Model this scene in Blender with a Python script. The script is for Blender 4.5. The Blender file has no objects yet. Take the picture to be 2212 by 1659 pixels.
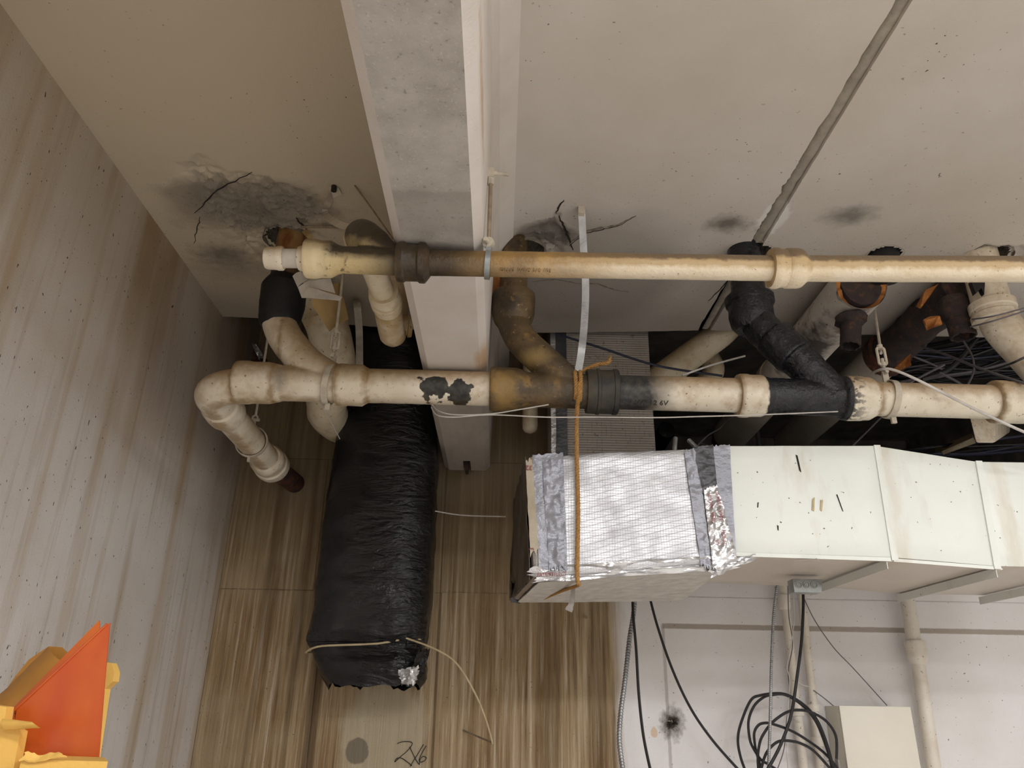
import bpy, bmesh, math, random
from mathutils import Vector, Matrix, noise
random.seed(7)
V = Vector
C = bpy.context.scene.collection
# ------------------------------------------------------------------ camera
F = 1645.0
R = Matrix(((1.0, -0.0222, -0.0098), (-0.0175, -0.387, -0.9219), (0.0167, 0.9218, -0.3873)))
dax = V(((1075 - 1106) / F, -(1520 - 829.5) / F, -1)).normalized()
uax = V(((1175 - 1106) / F, (829.5 + 3072) / F, -1)); uax -= dax * uax.dot(dax); uax.normalize()
rax = dax.cross(uax)
R = Matrix((rax, dax, uax))
CAM = V((0, 0, 1.65))
cam = bpy.data.objects.new('camera', bpy.data.cameras.new('camera')); C.objects.link(cam)
cam.data.sensor_width = 36; cam.data.lens = F / 2212 * 36; cam.data.clip_start = .02
cam.matrix_world = Matrix.Translation(CAM) @ R.to_4x4()
bpy.context.scene.camera = cam
# ------------------------------------------------------------------ world, lights, exposure
w = bpy.data.worlds.new('world'); bpy.context.scene.world = w; w.use_nodes = True
w.node_tree.nodes['Background'].inputs[0].default_value = (.6, .65, .7, 1)
w.node_tree.nodes['Background'].inputs[1].default_value = .02
def lamp(name, loc, watts, size, color, to=None, sy=None):
    l = bpy.data.lights.new(name, 'AREA' if to else 'POINT'); l.energy = watts; l.color = color
    if to:
        l.shape = 'RECTANGLE'; l.size = size; l.size_y = sy or size
    else:
        l.shadow_soft_size = size
    o = bpy.data.objects.new(name, l); C.objects.link(o); o.location = loc
    if to:
        o.rotation_euler = (V(to) - V(loc)).to_track_quat('-Z', 'Y').to_euler()
    return o
for x, y, wt in ((.9, -.7, 80), (2.7, -.2, 90), (.9, -2.4, 70), (2.8, -2.3, 50)):     # fluorescent battens with reflectors, shining down
    lamp('batten_lamp', (x, y, 3.0), wt, 1.3, (.985, .99, 1), (x, y, 0), .25)
for i in range(4):                                                   # one bare tube behind the photographer
    lamp('tube_lamp', (.5 + .4 * i, -.5, 2.55), 2.5, .06, (1, .98, .955))
vs = bpy.context.scene.view_settings
vs.view_transform = 'Standard'; vs.look = 'None'; vs.gamma = 1; vs.use_curve_mapping = False; vs.exposure = -0.3

# ------------------------------------------------------------------ helpers: rays through the photograph
def ray(x, y): return R @ V(((x - 1106) / F, -(y - 829.5) / F, -1))
def PY(x, y, Y):
    d = ray(x, y); return CAM + d * (Y / d.y)
def PZ(x, y, z):
    d = ray(x, y); return CAM + d * ((z - CAM.z) / d.z)
H = 3.22; HB = 2.68; YW = 3.53; XL = -1.262
WO = {}
def thing(name, label, cat, loc, group=None):
    o = bpy.data.objects.new(name, None); C.objects.link(o); o.location = loc; o.empty_display_size = .05
    o['label'] = label; o['category'] = cat
    if group: o['group'] = group
    WO[o.name] = V(loc); return o
def tag(o, label, cat, group=None):
    o['label'] = label; o['category'] = cat
    if group: o['group'] = group
    return o
def struct(o, label=None):
    o['kind'] = 'structure'
    if label: o['label'] = label
    return o
class MB:
    def __init__(s): s.v = []; s.f = []
    def add(s, vs, fs):
        b = len(s.v); s.v += [V(p) for p in vs]; s.f += [tuple(b + i for i in f) for f in fs]; return s
    def box(s, a, b):
        a, b = V(a), V(b); x0, x1 = sorted((a.x, b.x)); y0, y1 = sorted((a.y, b.y)); z0, z1 = sorted((a.z, b.z))
        return s.hexa([(x0, y0, z0), (x1, y0, z0), (x1, y1, z0), (x0, y1, z0), (x0, y0, z1), (x1, y0, z1), (x1, y1, z1), (x0, y1, z1)])
    def hexa(s, p):
        return s.add(p, [(0, 3, 2, 1), (4, 5, 6, 7), (0, 1, 5, 4), (1, 2, 6, 5), (2, 3, 7, 6), (3, 0, 4, 7)])
    def tube(s, pts, r, seg=20, jit=0, js=30, flat=1):
        pts = [V(p) for p in pts]; n = len(pts); rr = r if isinstance(r, (list, tuple)) else [r] * n
        T = [(pts[min(i + 1, n - 1)] - pts[max(i - 1, 0)]).normalized() for i in range(n)]
        u = T[0].orthogonal().normalized()
        if abs(T[0].z) < .9: u = T[0].cross(V((0, 0, 1))).normalized()
        vs = []
        for i in range(n):
            u = (u - T[i] * u.dot(T[i])).normalized(); w_ = T[i].cross(u)
            for k in range(seg):
                a = 2 * math.pi * k / seg; d = u * math.cos(a) + w_ * math.sin(a) * flat; p = pts[i] + d * rr[i]
                if jit: p += d * noise.noise(p * js) * jit
                vs.append(p)
        fs = [(i * seg + k, i * seg + (k + 1) % seg, (i + 1) * seg + (k + 1) % seg, (i + 1) * seg + k) for i in range(n - 1) for k in range(seg)]
        fs += [tuple(reversed(range(seg))), tuple(range((n - 1) * seg, n * seg))]
        return s.add(vs, fs)
    def lathe(s, A, B, prof, seg=32, jit=0, js=30):
        A, B = V(A), V(B); L = (B - A)
        return s.tube2([A + L * t for t, r in prof], [r for t, r in prof], L.normalized(), seg, jit, js)
    def tube2(s, pts, rr, T, seg, jit=0, js=30):
        u = T.cross(V((0, 0, 1))).normalized() if abs(T.z) < .9 else T.cross(V((0, 1, 0))).normalized(); w_ = T.cross(u); vs = []; n = len(pts)
        for i in range(n):
            for k in range(seg):
                a = 2 * math.pi * k / seg; d = u * math.cos(a) + w_ * math.sin(a); p = pts[i] + d * rr[i]
                if jit: p += d * noise.noise(p * js) * jit
                vs.append(p)
        fs = [(i * seg + k, i * seg + (k + 1) % seg, (i + 1) * seg + (k + 1) % seg, (i + 1) * seg + k) for i in range(n - 1) for k in range(seg)]
        fs += [tuple(reversed(range(seg))), tuple(range((n - 1) * seg, n * seg))]
        return s.add(vs, fs)
    def ring(s, c, ax, r0, r1, wd, seg=32):
        """band: hollow ring about axis ax"""
        c = V(c); T = V(ax).normalized(); u = T.cross(V((0, 0, 1))).normalized() if abs(T.z) < .9 else V((1, 0, 0)); w_ = T.cross(u); vs = []
        for (t, r) in ((-wd / 2, r0), (-wd / 2, r1), (wd / 2, r1), (wd / 2, r0)):
            for k in range(seg):
                a = 2 * math.pi * k / seg; vs.append(c + T * t + (u * math.cos(a) + w_ * math.sin(a)) * r)
        fs = [(i * seg + k, i * seg + (k + 1) % seg, ((i + 1) % 4) * seg + (k + 1) % seg, ((i + 1) % 4) * seg + k) for i in range(4) for k in range(seg)]
        return s.add(vs, fs)
    def ribbon(s, pts, side, wd, th):
        """flat strap: width along side, thickness across"""
        pts = [V(p) for p in pts]; n = len(pts); vs = []; sd = side if isinstance(side, list) else [V(side)] * n; wds = wd if isinstance(wd, list) else [wd] * n
        for i in range(n):
            T = (pts[min(i + 1, n - 1)] - pts[max(i - 1, 0)]).normalized(); S = (sd[i] - T * sd[i].dot(T)).normalized(); N = T.cross(S)
            for a, b in ((-1, -1), (1, -1), (1, 1), (-1, 1)): vs.append(pts[i] + S * a * wds[i] / 2 + N * b * th / 2)
        fs = [(i * 4 + k, i * 4 + (k + 1) % 4, i * 4 + 4 + (k + 1) % 4, i * 4 + 4 + k) for i in range(n - 1) for k in range(4)]
        return s.add(vs, fs + [(3, 2, 1, 0), tuple(range(4 * n - 4, 4 * n))])
    def prism(s, poly, d):
        """polygon (points) pushed along vector d"""
        n = len(poly); d = V(d); vs = [V(p) for p in poly] + [V(p) + d for p in poly]
        return s.add(vs, [tuple(range(n)), tuple(reversed(range(n, 2 * n)))] + [(i, n + i, n + (i + 1) % n, (i + 1) % n) for i in range(n)])
    def patch(s, q, nx, ny, amp=0, sc=20, th=.0015, out=(0, -1, 0), fn=None, edge=0):
        """wrinkled sheet over quad q (TL, TR, BR, BL), with a thickness"""
        q = [V(p) for p in q]; out = V(out); top = []
        for j in range(ny + 1):
            for i in range(nx + 1):
                u, v = i / nx, j / ny
                if edge and i in (0, nx): u += noise.noise(V((v * 9, i, 3.3))) * edge
                if edge and j in (0, ny): v += noise.noise(V((u * 9, j, 7.7))) * edge
                p = q[0].lerp(q[1], u).lerp(q[3].lerp(q[2], u), v)
                h = 0
                if amp: h += amp * (noise.noise(p * sc) + .6 * noise.noise(p * sc * 2.3 + V((5, 1, 2))) + .5)
                if fn: h += fn(u, v)
                top.append(p + out * h)
        n = len(top); W = nx + 1
        fs = [(j * W + i, j * W + i + 1, (j + 1) * W + i + 1, (j + 1) * W + i) for j in range(ny) for i in range(nx)]
        fs = [tuple(reversed(f)) for f in fs]
        bk = [tuple(n + i for i in reversed(f)) for f in fs]
        rim = list(range(W)) + [j * W + nx for j in range(1, ny + 1)] + [ny * W + i for i in range(nx - 1, -1, -1)] + [j * W for j in range(ny - 1, 0, -1)]
        sd = [(rim[k], rim[(k + 1) % len(rim)], n + rim[(k + 1) % len(rim)], n + rim[k]) for k in range(len(rim))]
        return s.add(top + [p - out * th for p in top], fs + bk + sd)
    def build(s, name, m, parent=None, smooth=True, sharp=35, remesh=0, sm=4, origin=None):
        lo = V([min(p[i] for p in s.v) for i in range(3)]); hi = V([max(p[i] for p in s.v) for i in range(3)])
        o0 = origin or V(((lo.x + hi.x) / 2, (lo.y + hi.y) / 2, lo.z))
        me = bpy.data.meshes.new(name); me.from_pydata([p - o0 for p in s.v], [], s.f)
        bm = bmesh.new(); bm.from_mesh(me); bmesh.ops.recalc_face_normals(bm, faces=bm.faces)
        if smooth:
            for f in bm.faces: f.smooth = True
            for e in bm.edges:
                if len(e.link_faces) == 2 and e.calc_face_angle(0) > math.radians(sharp): e.smooth = False
        bm.to_mesh(me); bm.free()
        me.materials.append(m)
        o = bpy.data.objects.new(name, me); C.objects.link(o); WO[o.name] = o0
        if parent:
            o.parent = parent; o.location = o0 - WO[parent.name]
        else: o.location = o0
        if remesh:
            r = o.modifiers.new('weld', 'REMESH'); r.mode = 'VOXEL'; r.voxel_size = remesh; r.use_smooth_shade = True
            k = o.modifiers.new('soft', 'SMOOTH'); k.factor = .5; k.iterations = sm
        return o
def spl(pts, n=10):
    P = [V(p) for p in pts]; out = []
    for i in range(len(P) - 1):
        a, b, c, d = P[max(i - 1, 0)], P[i], P[i + 1], P[min(i + 2, len(P) - 1)]
        for k in range(n):
            t = k / n; out.append(.5 * ((2 * b) + (c - a) * t + (2 * a - 5 * b + 4 * c - d) * t * t + (3 * b - a - 3 * c + d) * t ** 3))
    return out + [P[-1]]
def fil(pts, rad, n=8):
    P = [V(p) for p in pts]; out = [P[0]]
    for i in range(1, len(P) - 1):
        a = (P[i - 1] - P[i]); b = (P[i + 1] - P[i]); d = min(rad, a.length * .48, b.length * .48)
        s, e = P[i] + a.normalized() * d, P[i] + b.normalized() * d
        out += [s.lerp(P[i], k / n).lerp(P[i].lerp(e, k / n), k / n) for k in range(n + 1)]
    return out + [P[-1]]
def lin(a, b, n): return [V(a).lerp(V(b), i / n) for i in range(n + 1)]
# ------------------------------------------------------------------ materials
def c(h):
    h = h.lstrip('#'); v = [int(h[i:i + 2], 16) / 255 for i in (0, 2, 4)]
    return tuple((x / 12.92 if x <= .04045 else ((x + .055) / 1.055) ** 2.4) for x in v)
class NT:
    def __init__(s, name):
        s.m = bpy.data.materials.new(name); s.m.use_nodes = True; s.n = s.m.node_tree.nodes; s.l = s.m.node_tree.links
        s.b = s.n['Principled BSDF']; g = s.n.new('ShaderNodeNewGeometry'); s.P = g.outputs['Position']
        x = s.n.new('ShaderNodeSeparateXYZ'); s.l.new(g.outputs['Normal'], x.inputs[0]); s.N = x.outputs
        x = s.n.new('ShaderNodeSeparateXYZ'); s.l.new(s.P, x.inputs[0]); s.X = x.outputs
    def put(s, sock, v):
        if isinstance(v, bpy.types.NodeSocket): s.l.new(v, sock)
        elif isinstance(v, (tuple, list)) and len(v) == 3 and sock.type == 'RGBA': sock.default_value = (*v, 1)
        else: sock.default_value = v
    def ma(s, op, a, b=0.0):
        n = s.n.new('ShaderNodeMath'); n.operation = op; s.put(n.inputs[0], a); s.put(n.inputs[1], b); return n.outputs[0]
    def mr(s, v, a, b, c0=0.0, d=1.0):
        n = s.n.new('ShaderNodeMapRange'); n.clamp = True
        for i, x in enumerate((v, a, b, c0, d)): s.put(n.inputs[i], x)
        return n.outputs[0]
    def vm(s, op, a, b):
        n = s.n.new('ShaderNodeVectorMath'); n.operation = op; s.put(n.inputs[0], a); s.put(n.inputs[1], b); return n.outputs
    def noi(s, scale, det=4, st=None, off=(0, 0, 0), rough=.55, dist=0):
        v = s.P
        if st: v = s.vm('MULTIPLY', v, st)[0]
        if any(off): v = s.vm('ADD', v, off)[0]
        n = s.n.new('ShaderNodeTexNoise'); s.l.new(v, n.inputs['Vector']); n.inputs['Scale'].default_value = scale; n.inputs['Detail'].default_value = det
        n.inputs['Roughness'].default_value = rough; n.inputs['Distortion'].default_value = dist; return n.outputs[0]
    def nm(s, scale, lo, hi, **k): return s.mr(s.noi(scale, **k), lo, hi)
    def blob(s, cc, rr, lo=.7, hi=1.1, ns=8, na=.6, det=5):
        d = s.vm('SUBTRACT', s.P, tuple(cc))[0]
        rr = rr if isinstance(rr, (tuple, list)) else (rr, rr, rr)
        d = s.vm('MULTIPLY', d, tuple(1 / r for r in rr))[0]; L = s.vm('LENGTH', d, (0, 0, 0))[1]
        if na: L = s.ma('ADD', L, s.ma('MULTIPLY', s.ma('SUBTRACT', s.noi(ns, det, off=(3.1, 1.7, 9.2)), .5), na * 2))
        return s.mr(L, lo, hi, 1.0, 0.0)
    def gr(s, ax, a, b, ns=6, na=.05, det=4, st=None):
        v = s.X[ax] if isinstance(ax, int) else ax
        if na: v = s.ma('ADD', v, s.ma('MULTIPLY', s.ma('SUBTRACT', s.noi(ns, det, st=st, off=(1.3, 4.4, 2.2)), .5), na * 2))
        return s.mr(v, a, b)
    def mul(s, a, b): return s.ma('MULTIPLY', a, b)
    def inv(s, a): return s.ma('SUBTRACT', 1.0, a)
    def mix(s, f, a, b):
        n = s.n.new('ShaderNodeMix'); n.data_type = 'RGBA'; s.put(n.inputs[0], f); s.put(n.inputs[6], a); s.put(n.inputs[7], b); return n.outputs[2]
    def mixf(s, f, a, b):
        n = s.n.new('ShaderNodeMix'); n.data_type = 'FLOAT'; s.put(n.inputs[0], f); s.put(n.inputs[2], a); s.put(n.inputs[3], b); return n.outputs[0]
    def out(s, col, rough=.6, metal=0.0, h=None, dist=.002, st=1.0, spec=None):
        s.put(s.b.inputs['Base Color'], col); s.put(s.b.inputs['Roughness'], rough); s.put(s.b.inputs['Metallic'], metal)
        if spec is not None: s.put(s.b.inputs['Specular IOR Level'], spec)
        if h is not None:
            n = s.n.new('ShaderNodeBump'); n.inputs['Strength'].default_value = st; n.inputs['Distance'].default_value = dist
            s.l.new(h, n.inputs['Height']); s.l.new(n.outputs[0], s.b.inputs['Normal'])
        return s.m
def plain(name, col, rough=.6, metal=0, var=.25, ns=25, bump=.0006, bs=120):
    n = NT(name); k = n.mix(n.nm(ns, .35, .7), col, tuple(x * (1 - var) for x in col))
    return n.out(k, rough, metal, n.noi(bs, 3), bump)

def LA(px, dz=0): return PY(px, 828 + (px - 600) * .0262, 2.35) + V((0, 0, dz))
UPT = [(540, 557), (590, 558), (690, 559), (790, 564), (890, 567), (1000, 571), (1400, 577), (1700, 580), (2212, 582), (2600, 583)]
def UA(px):
    for (a, ya), (b, yb) in zip(UPT, UPT[1:]):
        if px <= b: break
    return PY(px, ya + (yb - ya) * (px - a) / (b - a), 1.6)

def m_ceiling():
    n = NT('ceiling_paint'); k = n.mix(n.nm(3, .35, .7), c('d6cfc8'), c('ccc4bb'))
    k = n.mix(n.mul(n.nm(1.2, .4, .65), .35), k, c('c6bba8')); k = n.mix(n.mul(n.gr(0, -.1, -.3, 2, .1), .9), k, c('cdbfa6'))
    a = n.blob(PZ(545, 450, H), (.34, .2, .3), .55, 1.0, 7, .45)
    k = n.mix(n.mul(a, .5), k, c('b5ac9d'))
    k = n.mix(n.mul(n.mul(a, n.nm(60, .6, .7, det=6)), .5), k, c('6a6257'))
    b = n.blob(PZ(1180, 505, H), (.13, .1, .3), .6, 1.0, 12, .4)
    k = n.mix(n.mul(b, .55), k, c('8f887e'))
    for (x, y, r, s) in ((1570, 483, .06, .8), (1835, 466, .07, .7), (560, 458, .07, .4), (480, 548, .09, .65), (1150, 530, .05, .5), (430, 420, .08, .15), (500, 575, .12, .4), (640, 560, .12, .3)):
        k = n.mix(n.mul(n.blob(PZ(x, y, H), (r * 1.5, r, r), .2, 1.1, 30, .5), s), k, c('5b564f'))
    k = n.mix(n.mul(n.nm(75, .74, .77, det=1), n.nm(2.2, .48, .62)), k, c('554d44'))       # flecks where paint popped off
    k = n.mix(n.mul(n.nm(130, .70, .74, det=1, off=(4, 4, 4)), n.mul(n.gr(1, 1.9, 2.5, na=.4), .6)), k, c('4e4840'))
    k = n.mix(n.mul(n.blob(PZ(1260, 600, H), (.42, .5, .4), .72, 1.05, 2.5, .25), .5), k, c('857f78')); k = n.mix(n.mul(n.gr(1, 2.55, 2.95, 3, .15), .5), k, c('857f77'))  # soft shade put into the colour: patch between the pipes, band toward slab edge
    wp = n.blob(PZ(1672, 470, H), (.06, .12, .3), .7, .9, 20, .5)
    k = n.mix(n.mul(wp, .85), k, c('ebe9e4'))
    fine = n.noi(220, 3); rg = n.mul(n.noi(45, 8, rough=.75), n.ma('ADD', n.mul(n.ma('MAXIMUM', a, b), 9), .0))
    return n.out(k, .75, 0, n.ma('ADD', n.mul(fine, .25), rg), .0022)
def m_left():
    n = NT('streaked_wall_paint'); k = n.mix(n.nm(2.5, .35, .7), c('d3cecb'), c('c6bfb8'))
    st = n.noi(7, 6, st=(1, 1.0, .07)); k = n.mix(n.mul(n.mr(st, .52, .7), .75), k, c('a98e66'))
    st2 = n.noi(26, 4, st=(1, 1.0, .04), off=(2, 0, 0)); k = n.mix(n.mul(n.mr(st2, .55, .72), .5), k, c('9c8a70'))
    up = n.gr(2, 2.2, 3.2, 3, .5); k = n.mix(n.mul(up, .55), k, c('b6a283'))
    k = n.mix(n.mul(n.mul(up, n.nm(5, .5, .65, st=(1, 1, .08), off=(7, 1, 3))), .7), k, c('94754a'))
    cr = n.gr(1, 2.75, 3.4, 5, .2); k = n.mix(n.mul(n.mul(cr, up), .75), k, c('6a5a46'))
    sp = n.nm(75, .77, .785, det=1, st=(1, 1.0, .4)); k = n.mix(sp, k, c('3b352d'))
    k = n.mix(n.nm(110, .745, .76, det=1, off=(9, 2, 1), st=(1, 1, .6)), k, c('46403a'))
    return n.out(k, .6, 0, n.ma('ADD', n.mul(n.noi(30, 4, st=(1, 1, .15)), .8), n.noi(160, 3)), .0012)
XB = PY(1335, 1450, YW).x
def m_back():
    n = NT('stained_wall_concrete'); wht = n.mix(n.nm(3, .35, .7), c('e9e7e8'), c('e0dcda'))
    s1 = n.noi(9, 7, st=(1, 1, .05), rough=.65); s2 = n.noi(45, 5, st=(1, 1, .03), off=(3, 0, 0), rough=.7); s3 = n.noi(2.6, 3, off=(1, 7, 0))
    br = n.mix(n.mr(s1, .36, .66), c('b5a07e'), c('7a5c34'))
    br = n.mix(n.mul(n.mr(s2, .5, .68), .85), br, c('5b4529')); br = n.mix(n.mul(n.mr(s2, .47, .33), .7), br, c('cfc3b0'))
    br = n.mix(n.mul(n.mr(s3, .5, .68), .6), br, c('a9987c'))
    up = n.gr(2, 2.05, 2.5, 3, .3); br = n.mix(n.mul(up, .72), br, c('6f6048'))
    g = n.blob(PY(830, 1590, YW), (.2, .5, .26), .75, 1.0, 6, .35); br = n.mix(n.mul(g, .75), br, c('b3a78f'))
    tk = n.mul(n.gr(0, -.93, -.98, 8, .04), n.gr(0, -1.02, -1.0, 8, .04))
    for (px, wd, s) in ((690, .035, .8), (640, .02, .5), (560, .02, .45), (945, .006, .7), (1180, .05, .35), (1290, .05, .35)):
        x = PY(px, 1400, YW).x; d = n.ma('ABSOLUTE', n.ma('SUBTRACT', n.X[0], x))
        br = n.mix(n.mul(n.mr(n.ma('ADD', d, n.mul(n.ma('SUBTRACT', n.noi(22, 5, st=(1, 1, .1)), .5), wd * 2)), wd, wd * .2), s), br, c('4d3920'))
    f = n.gr(0, XB - .03, XB + .035, 9, .06, st=(1, 1, .25))
    k = n.mix(f, br, wht)
    z0 = PY(1700, 1357, YW).z                                        # ghost of a removed raceway
    m = n.mul(n.gr(2, z0 - .013, z0 - .009, 30, .002), n.gr(2, z0 + .013, z0 + .009, 30, .002)); x0 = PY(1433, 1400, YW).x
    k = n.mix(n.mul(n.mul(m, n.gr(0, x0 - .005, x0 + .005, na=0)), .8), k, c('97897a'))
    m = n.mul(n.gr(0, x0 - .006, x0 - .002, 30, .003), n.gr(0, x0 + .012, x0 + .008, 30, .003))
    k = n.mix(n.mul(n.mul(m, n.gr(2, z0 + .01, z0 - .0, na=0)), .55), k, c('97908a'))
    k = n.mix(n.blob(PY(1452, 1562, YW), (.055, .1, .07), .3, 1.1, 40, .7), k, c('3c3226'))
    k = n.mix(n.mul(n.blob(PY(1413, 1582, YW), (.018, .1, .024), .8, .95, 30, .4), .8), k, c('d9bda0'))
    k = n.mix(n.mul(n.blob(PY(770, 1622, YW), (.052, .1, .058), .85, .95, 14, .35), .9), k, c('736a59'))
    k = n.mix(n.mul(n.nm(90, .76, .775, det=1), .8), k, c('554c42'))
    return n.out(k, .7, 0, n.ma('ADD', n.mul(s2, n.mul(n.inv(f), 1.5)), n.mul(n.noi(150, 3), .4)), .004)
def m_beam():
    n = NT('beam_concrete'); wh = n.mix(n.nm(4, .35, .7), c('dfd8d2'), c('d2c9c0'))
    cg = n.mix(n.nm(12, .35, .7, det=7), c('bcb7b0'), c('a39d95')); cg = n.mix(n.mul(n.nm(160, .6, .7), .5), cg, c('d0ccc6'))
    cg = n.mix(n.mul(n.nm(90, .62, .72, off=(4, 1, 1)), .6), cg, c('746d64'))
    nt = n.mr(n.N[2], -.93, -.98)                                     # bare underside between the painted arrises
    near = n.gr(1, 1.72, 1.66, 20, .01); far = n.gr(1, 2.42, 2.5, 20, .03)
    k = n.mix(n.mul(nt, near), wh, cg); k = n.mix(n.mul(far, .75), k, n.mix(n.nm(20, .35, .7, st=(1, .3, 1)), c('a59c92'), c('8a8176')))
    bd = n.mul(n.mul(n.gr(1, 1.37, 1.38, 20, .01), n.gr(1, 1.56, 1.52, 20, .02)), nt); k = n.mix(n.mul(bd, .5), k, c('8d867d'))
    k = n.mix(n.mul(n.blob(V((-.17, 1.63, HB)), (.14, .05, .1), .5, 1.1, 12, .5), .7), k, c('5c574f'))
    k = n.mix(n.mul(n.blob(V((-.07, 2.27, HB)), (.03, .12, .1), .4, 1.1, 12, .5), .7), k, c('b98f5e'))
    k = n.mix(n.mul(n.blob(V((-.055, 1.2, HB + .1)), (.01, .3, .05), .4, 1.0, 30, .6), .6), k, c('b98f5e'))
    return n.out(k, .75, 0, n.ma('ADD', n.mul(n.noi(60, 6), .6), n.mul(n.noi(200, 3), .5)), .0015)
def dirt(n, k, a=.25, b=-.4, col='8a6a3c', s=.9, ns=40):
    """settled grime on the upper side"""
    z = n.ma('ADD', n.N[2], n.mul(n.ma('SUBTRACT', n.noi(ns, 5), .5), .9)); return n.mix(n.mul(n.mr(z, b, a), s), k, c(col))
def m_cream(name='cream_pipe_paint', extra=None, base='efe7d6', ds=.8, two='e3d8c3', sn=.5):
    n = NT(name); k = n.mix(n.nm(9, .35, .7), c(base), c(two))
    k = dirt(n, k, .55, -.35, '9c7c50', ds)
    k = n.mix(n.mul(n.nm(14, .54, .70, det=6), sn), k, c('a8845a'))
    k = n.mix(n.mul(n.nm(85, .66, .7, det=3), .75), k, c('5c3d22'))
    h = n.ma('ADD', n.mul(n.noi(110, 4), .5), n.noi(28, 3)); r = .42
    if extra: k, r = extra(n, k, r)
    return n.out(k, r, 0, h, .0016)
def x_lower(n, k, r):
    p = n.blob(PY(938, 836, 2.30), (.085, .2, .05), .62, .68, 24, .75); p2 = n.blob(PY(990, 846, 2.30), (.06, .2, .055), .62, .68, 24, .75)
    p = n.ma('MAXIMUM', p, p2); k = n.mix(p, k, n.mix(n.nm(30, .4, .6), c('1f2022'), c('45443f')))
    a, b = LA(1332).x, LA(1452).x; g = n.mul(n.gr(0, b + .02, b - .09, 14, .05), n.gr(0, a - .2, a - .19, na=0)); k = n.mix(g, k, n.mix(n.nm(60, .4, .7), c('26282b'), c('4a463e')))
    lf = n.gr(0, LA(1050).x, LA(650).x, 5, .1); k = n.mix(n.mul(n.mul(lf, n.nm(7, .4, .65, det=6, off=(1, 9, 2))), .4), k, c('b09a74'))
    k = n.mix(n.mul(n.mul(lf, n.mr(n.ma('ADD', n.N[2], n.mul(n.noi(30, 5), .3)), -.72, -.85)), .6), k, c('8e6c38'))
    gp_ = n.blob(LA(612) + V((0, -.05, -.005)), (.035, .1, .05), .3, 1.1, 25, .6); k = n.mix(n.mul(gp_, .6), k, c('6f675d'))
    tr = n.mul(n.gr(0, LA(1644).x, LA(1648).x, 40, .012), n.gr(0, LA(1828).x, LA(1824).x, na=0)); sp = n.mul(n.gr(0, LA(1864).x, LA(1822).x, na=0), n.mul(n.gr(0, LA(1800).x, LA(1801).x, na=0), n.nm(50, .5, .54, st=(.7, 1, 1)))); k = n.mix(n.ma('MAXIMUM', tr, sp), k, c('191a1e'))
    for px in (512, 596, 732, 795, 1068, 1592, 1890, 2143): k = n.mix(n.mul(n.mr(n.ma('ADD', n.ma('ABSOLUTE', n.ma('SUBTRACT', n.X[0], LA(px).x)), n.mul(n.noi(30, 5), .04)), .036, .02), .7), k, c('8a6a3a'))
    return k, r
def m_brown():
    n = NT('soot_brown_iron'); k = n.mix(n.nm(11, .32, .68, det=7), c('6e5a3c'), c('3b3022'))
    k = n.mix(n.mul(n.nm(20, .56, .68, det=6, off=(2, 2, 2)), .6), k, c('97763f')); k = n.mix(n.mul(n.nm(55, .6, .7, det=5), .8), k, c('2a2219'))
    k = n.mix(n.mul(n.nm(90, .66, .72), .6), k, c('c7b48c'))
    k = n.mix(n.mul(n.gr(0, LA(1180).x, LA(1290).x, 12, .05), .75), k, n.mix(n.nm(50, .4, .7), c('2b2a28'), c('5a5242')))
    gl = n.blob(PY(1150, 775, 2.32), (.07, .2, .035), .2, 1.2, 14, .5); k = n.mix(n.mul(gl, .75), k, c('a58c58')); gl = n.blob(PY(1088, 840, 2.28), (.05, .2, .07), .5, 1.1, 18, .7); k = n.mix(n.mul(gl, .7), k, c('a3834a'))
    return n.out(k, .45, 0, n.ma('ADD', n.mul(n.noi(80, 6), .8), n.noi(26, 4)), .0025)
def m_upper():
    n = NT('upper_pipe_paint'); cream = n.mix(n.nm(8, .35, .7), c('e6d9c1'), c('d8c6a6'))
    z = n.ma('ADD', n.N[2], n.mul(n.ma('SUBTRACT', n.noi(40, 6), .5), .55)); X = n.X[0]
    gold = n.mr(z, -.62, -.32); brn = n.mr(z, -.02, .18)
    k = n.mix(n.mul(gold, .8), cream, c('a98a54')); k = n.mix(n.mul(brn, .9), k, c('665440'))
    g1 = n.gr(0, UA(1390).x, UA(1130).x, 7, .1); k = n.mix(n.mul(g1, .85), k, n.mix(n.nm(14, .35, .65, det=6), c('a8823f'), c('7a5c30')))
    g2 = n.gr(0, UA(1100).x, UA(960).x, 9, .03); k = n.mix(g2, k, n.mix(n.nm(18, .35, .65), c('2e261b'), c('4a3b26')))
    g3 = n.gr(0, UA(870).x, UA(760).x, 12, .03); body = n.mix(n.mr(z, -.45, .05), c('c8b384'), c('3f382b')); k = n.mix(g3, k, body)
    g4 = n.gr(0, UA(725).x, UA(700).x, 20, .01); k = n.mix(g4, k, n.mix(n.mr(z, -.1, .5), c('e0cfa8'), c('8a7450')))
    sp = n.mul(n.nm(60, .56, .64, det=6), n.mul(n.gr(0, UA(800).x, UA(730).x, na=0), n.gr(0, UA(690).x, UA(725).x, na=0))); k = n.mix(n.mul(sp, .8), k, c('2e2820'))
    k = n.mix(n.mul(n.nm(100, .68, .71), .6), k, c('5a4022'))
    return n.out(k, .42, 0, n.ma('ADD', n.noi(60, 4), n.mul(n.noi(130, 3), .6)), .0022)
def m_black(name, base='141518', hi='2a2a2d', r=.42, d=.003, sc=45):
    n = NT(name); k = n.mix(n.nm(12, .4, .7), c(base), c(hi)); return n.out(k, n.mr(n.noi(20, 4), .3, .7, r - .12, r + .15), 0, n.ma('ADD', n.noi(sc, 5), n.mul(n.noi(sc * 3, 3), .4)), d)
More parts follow.
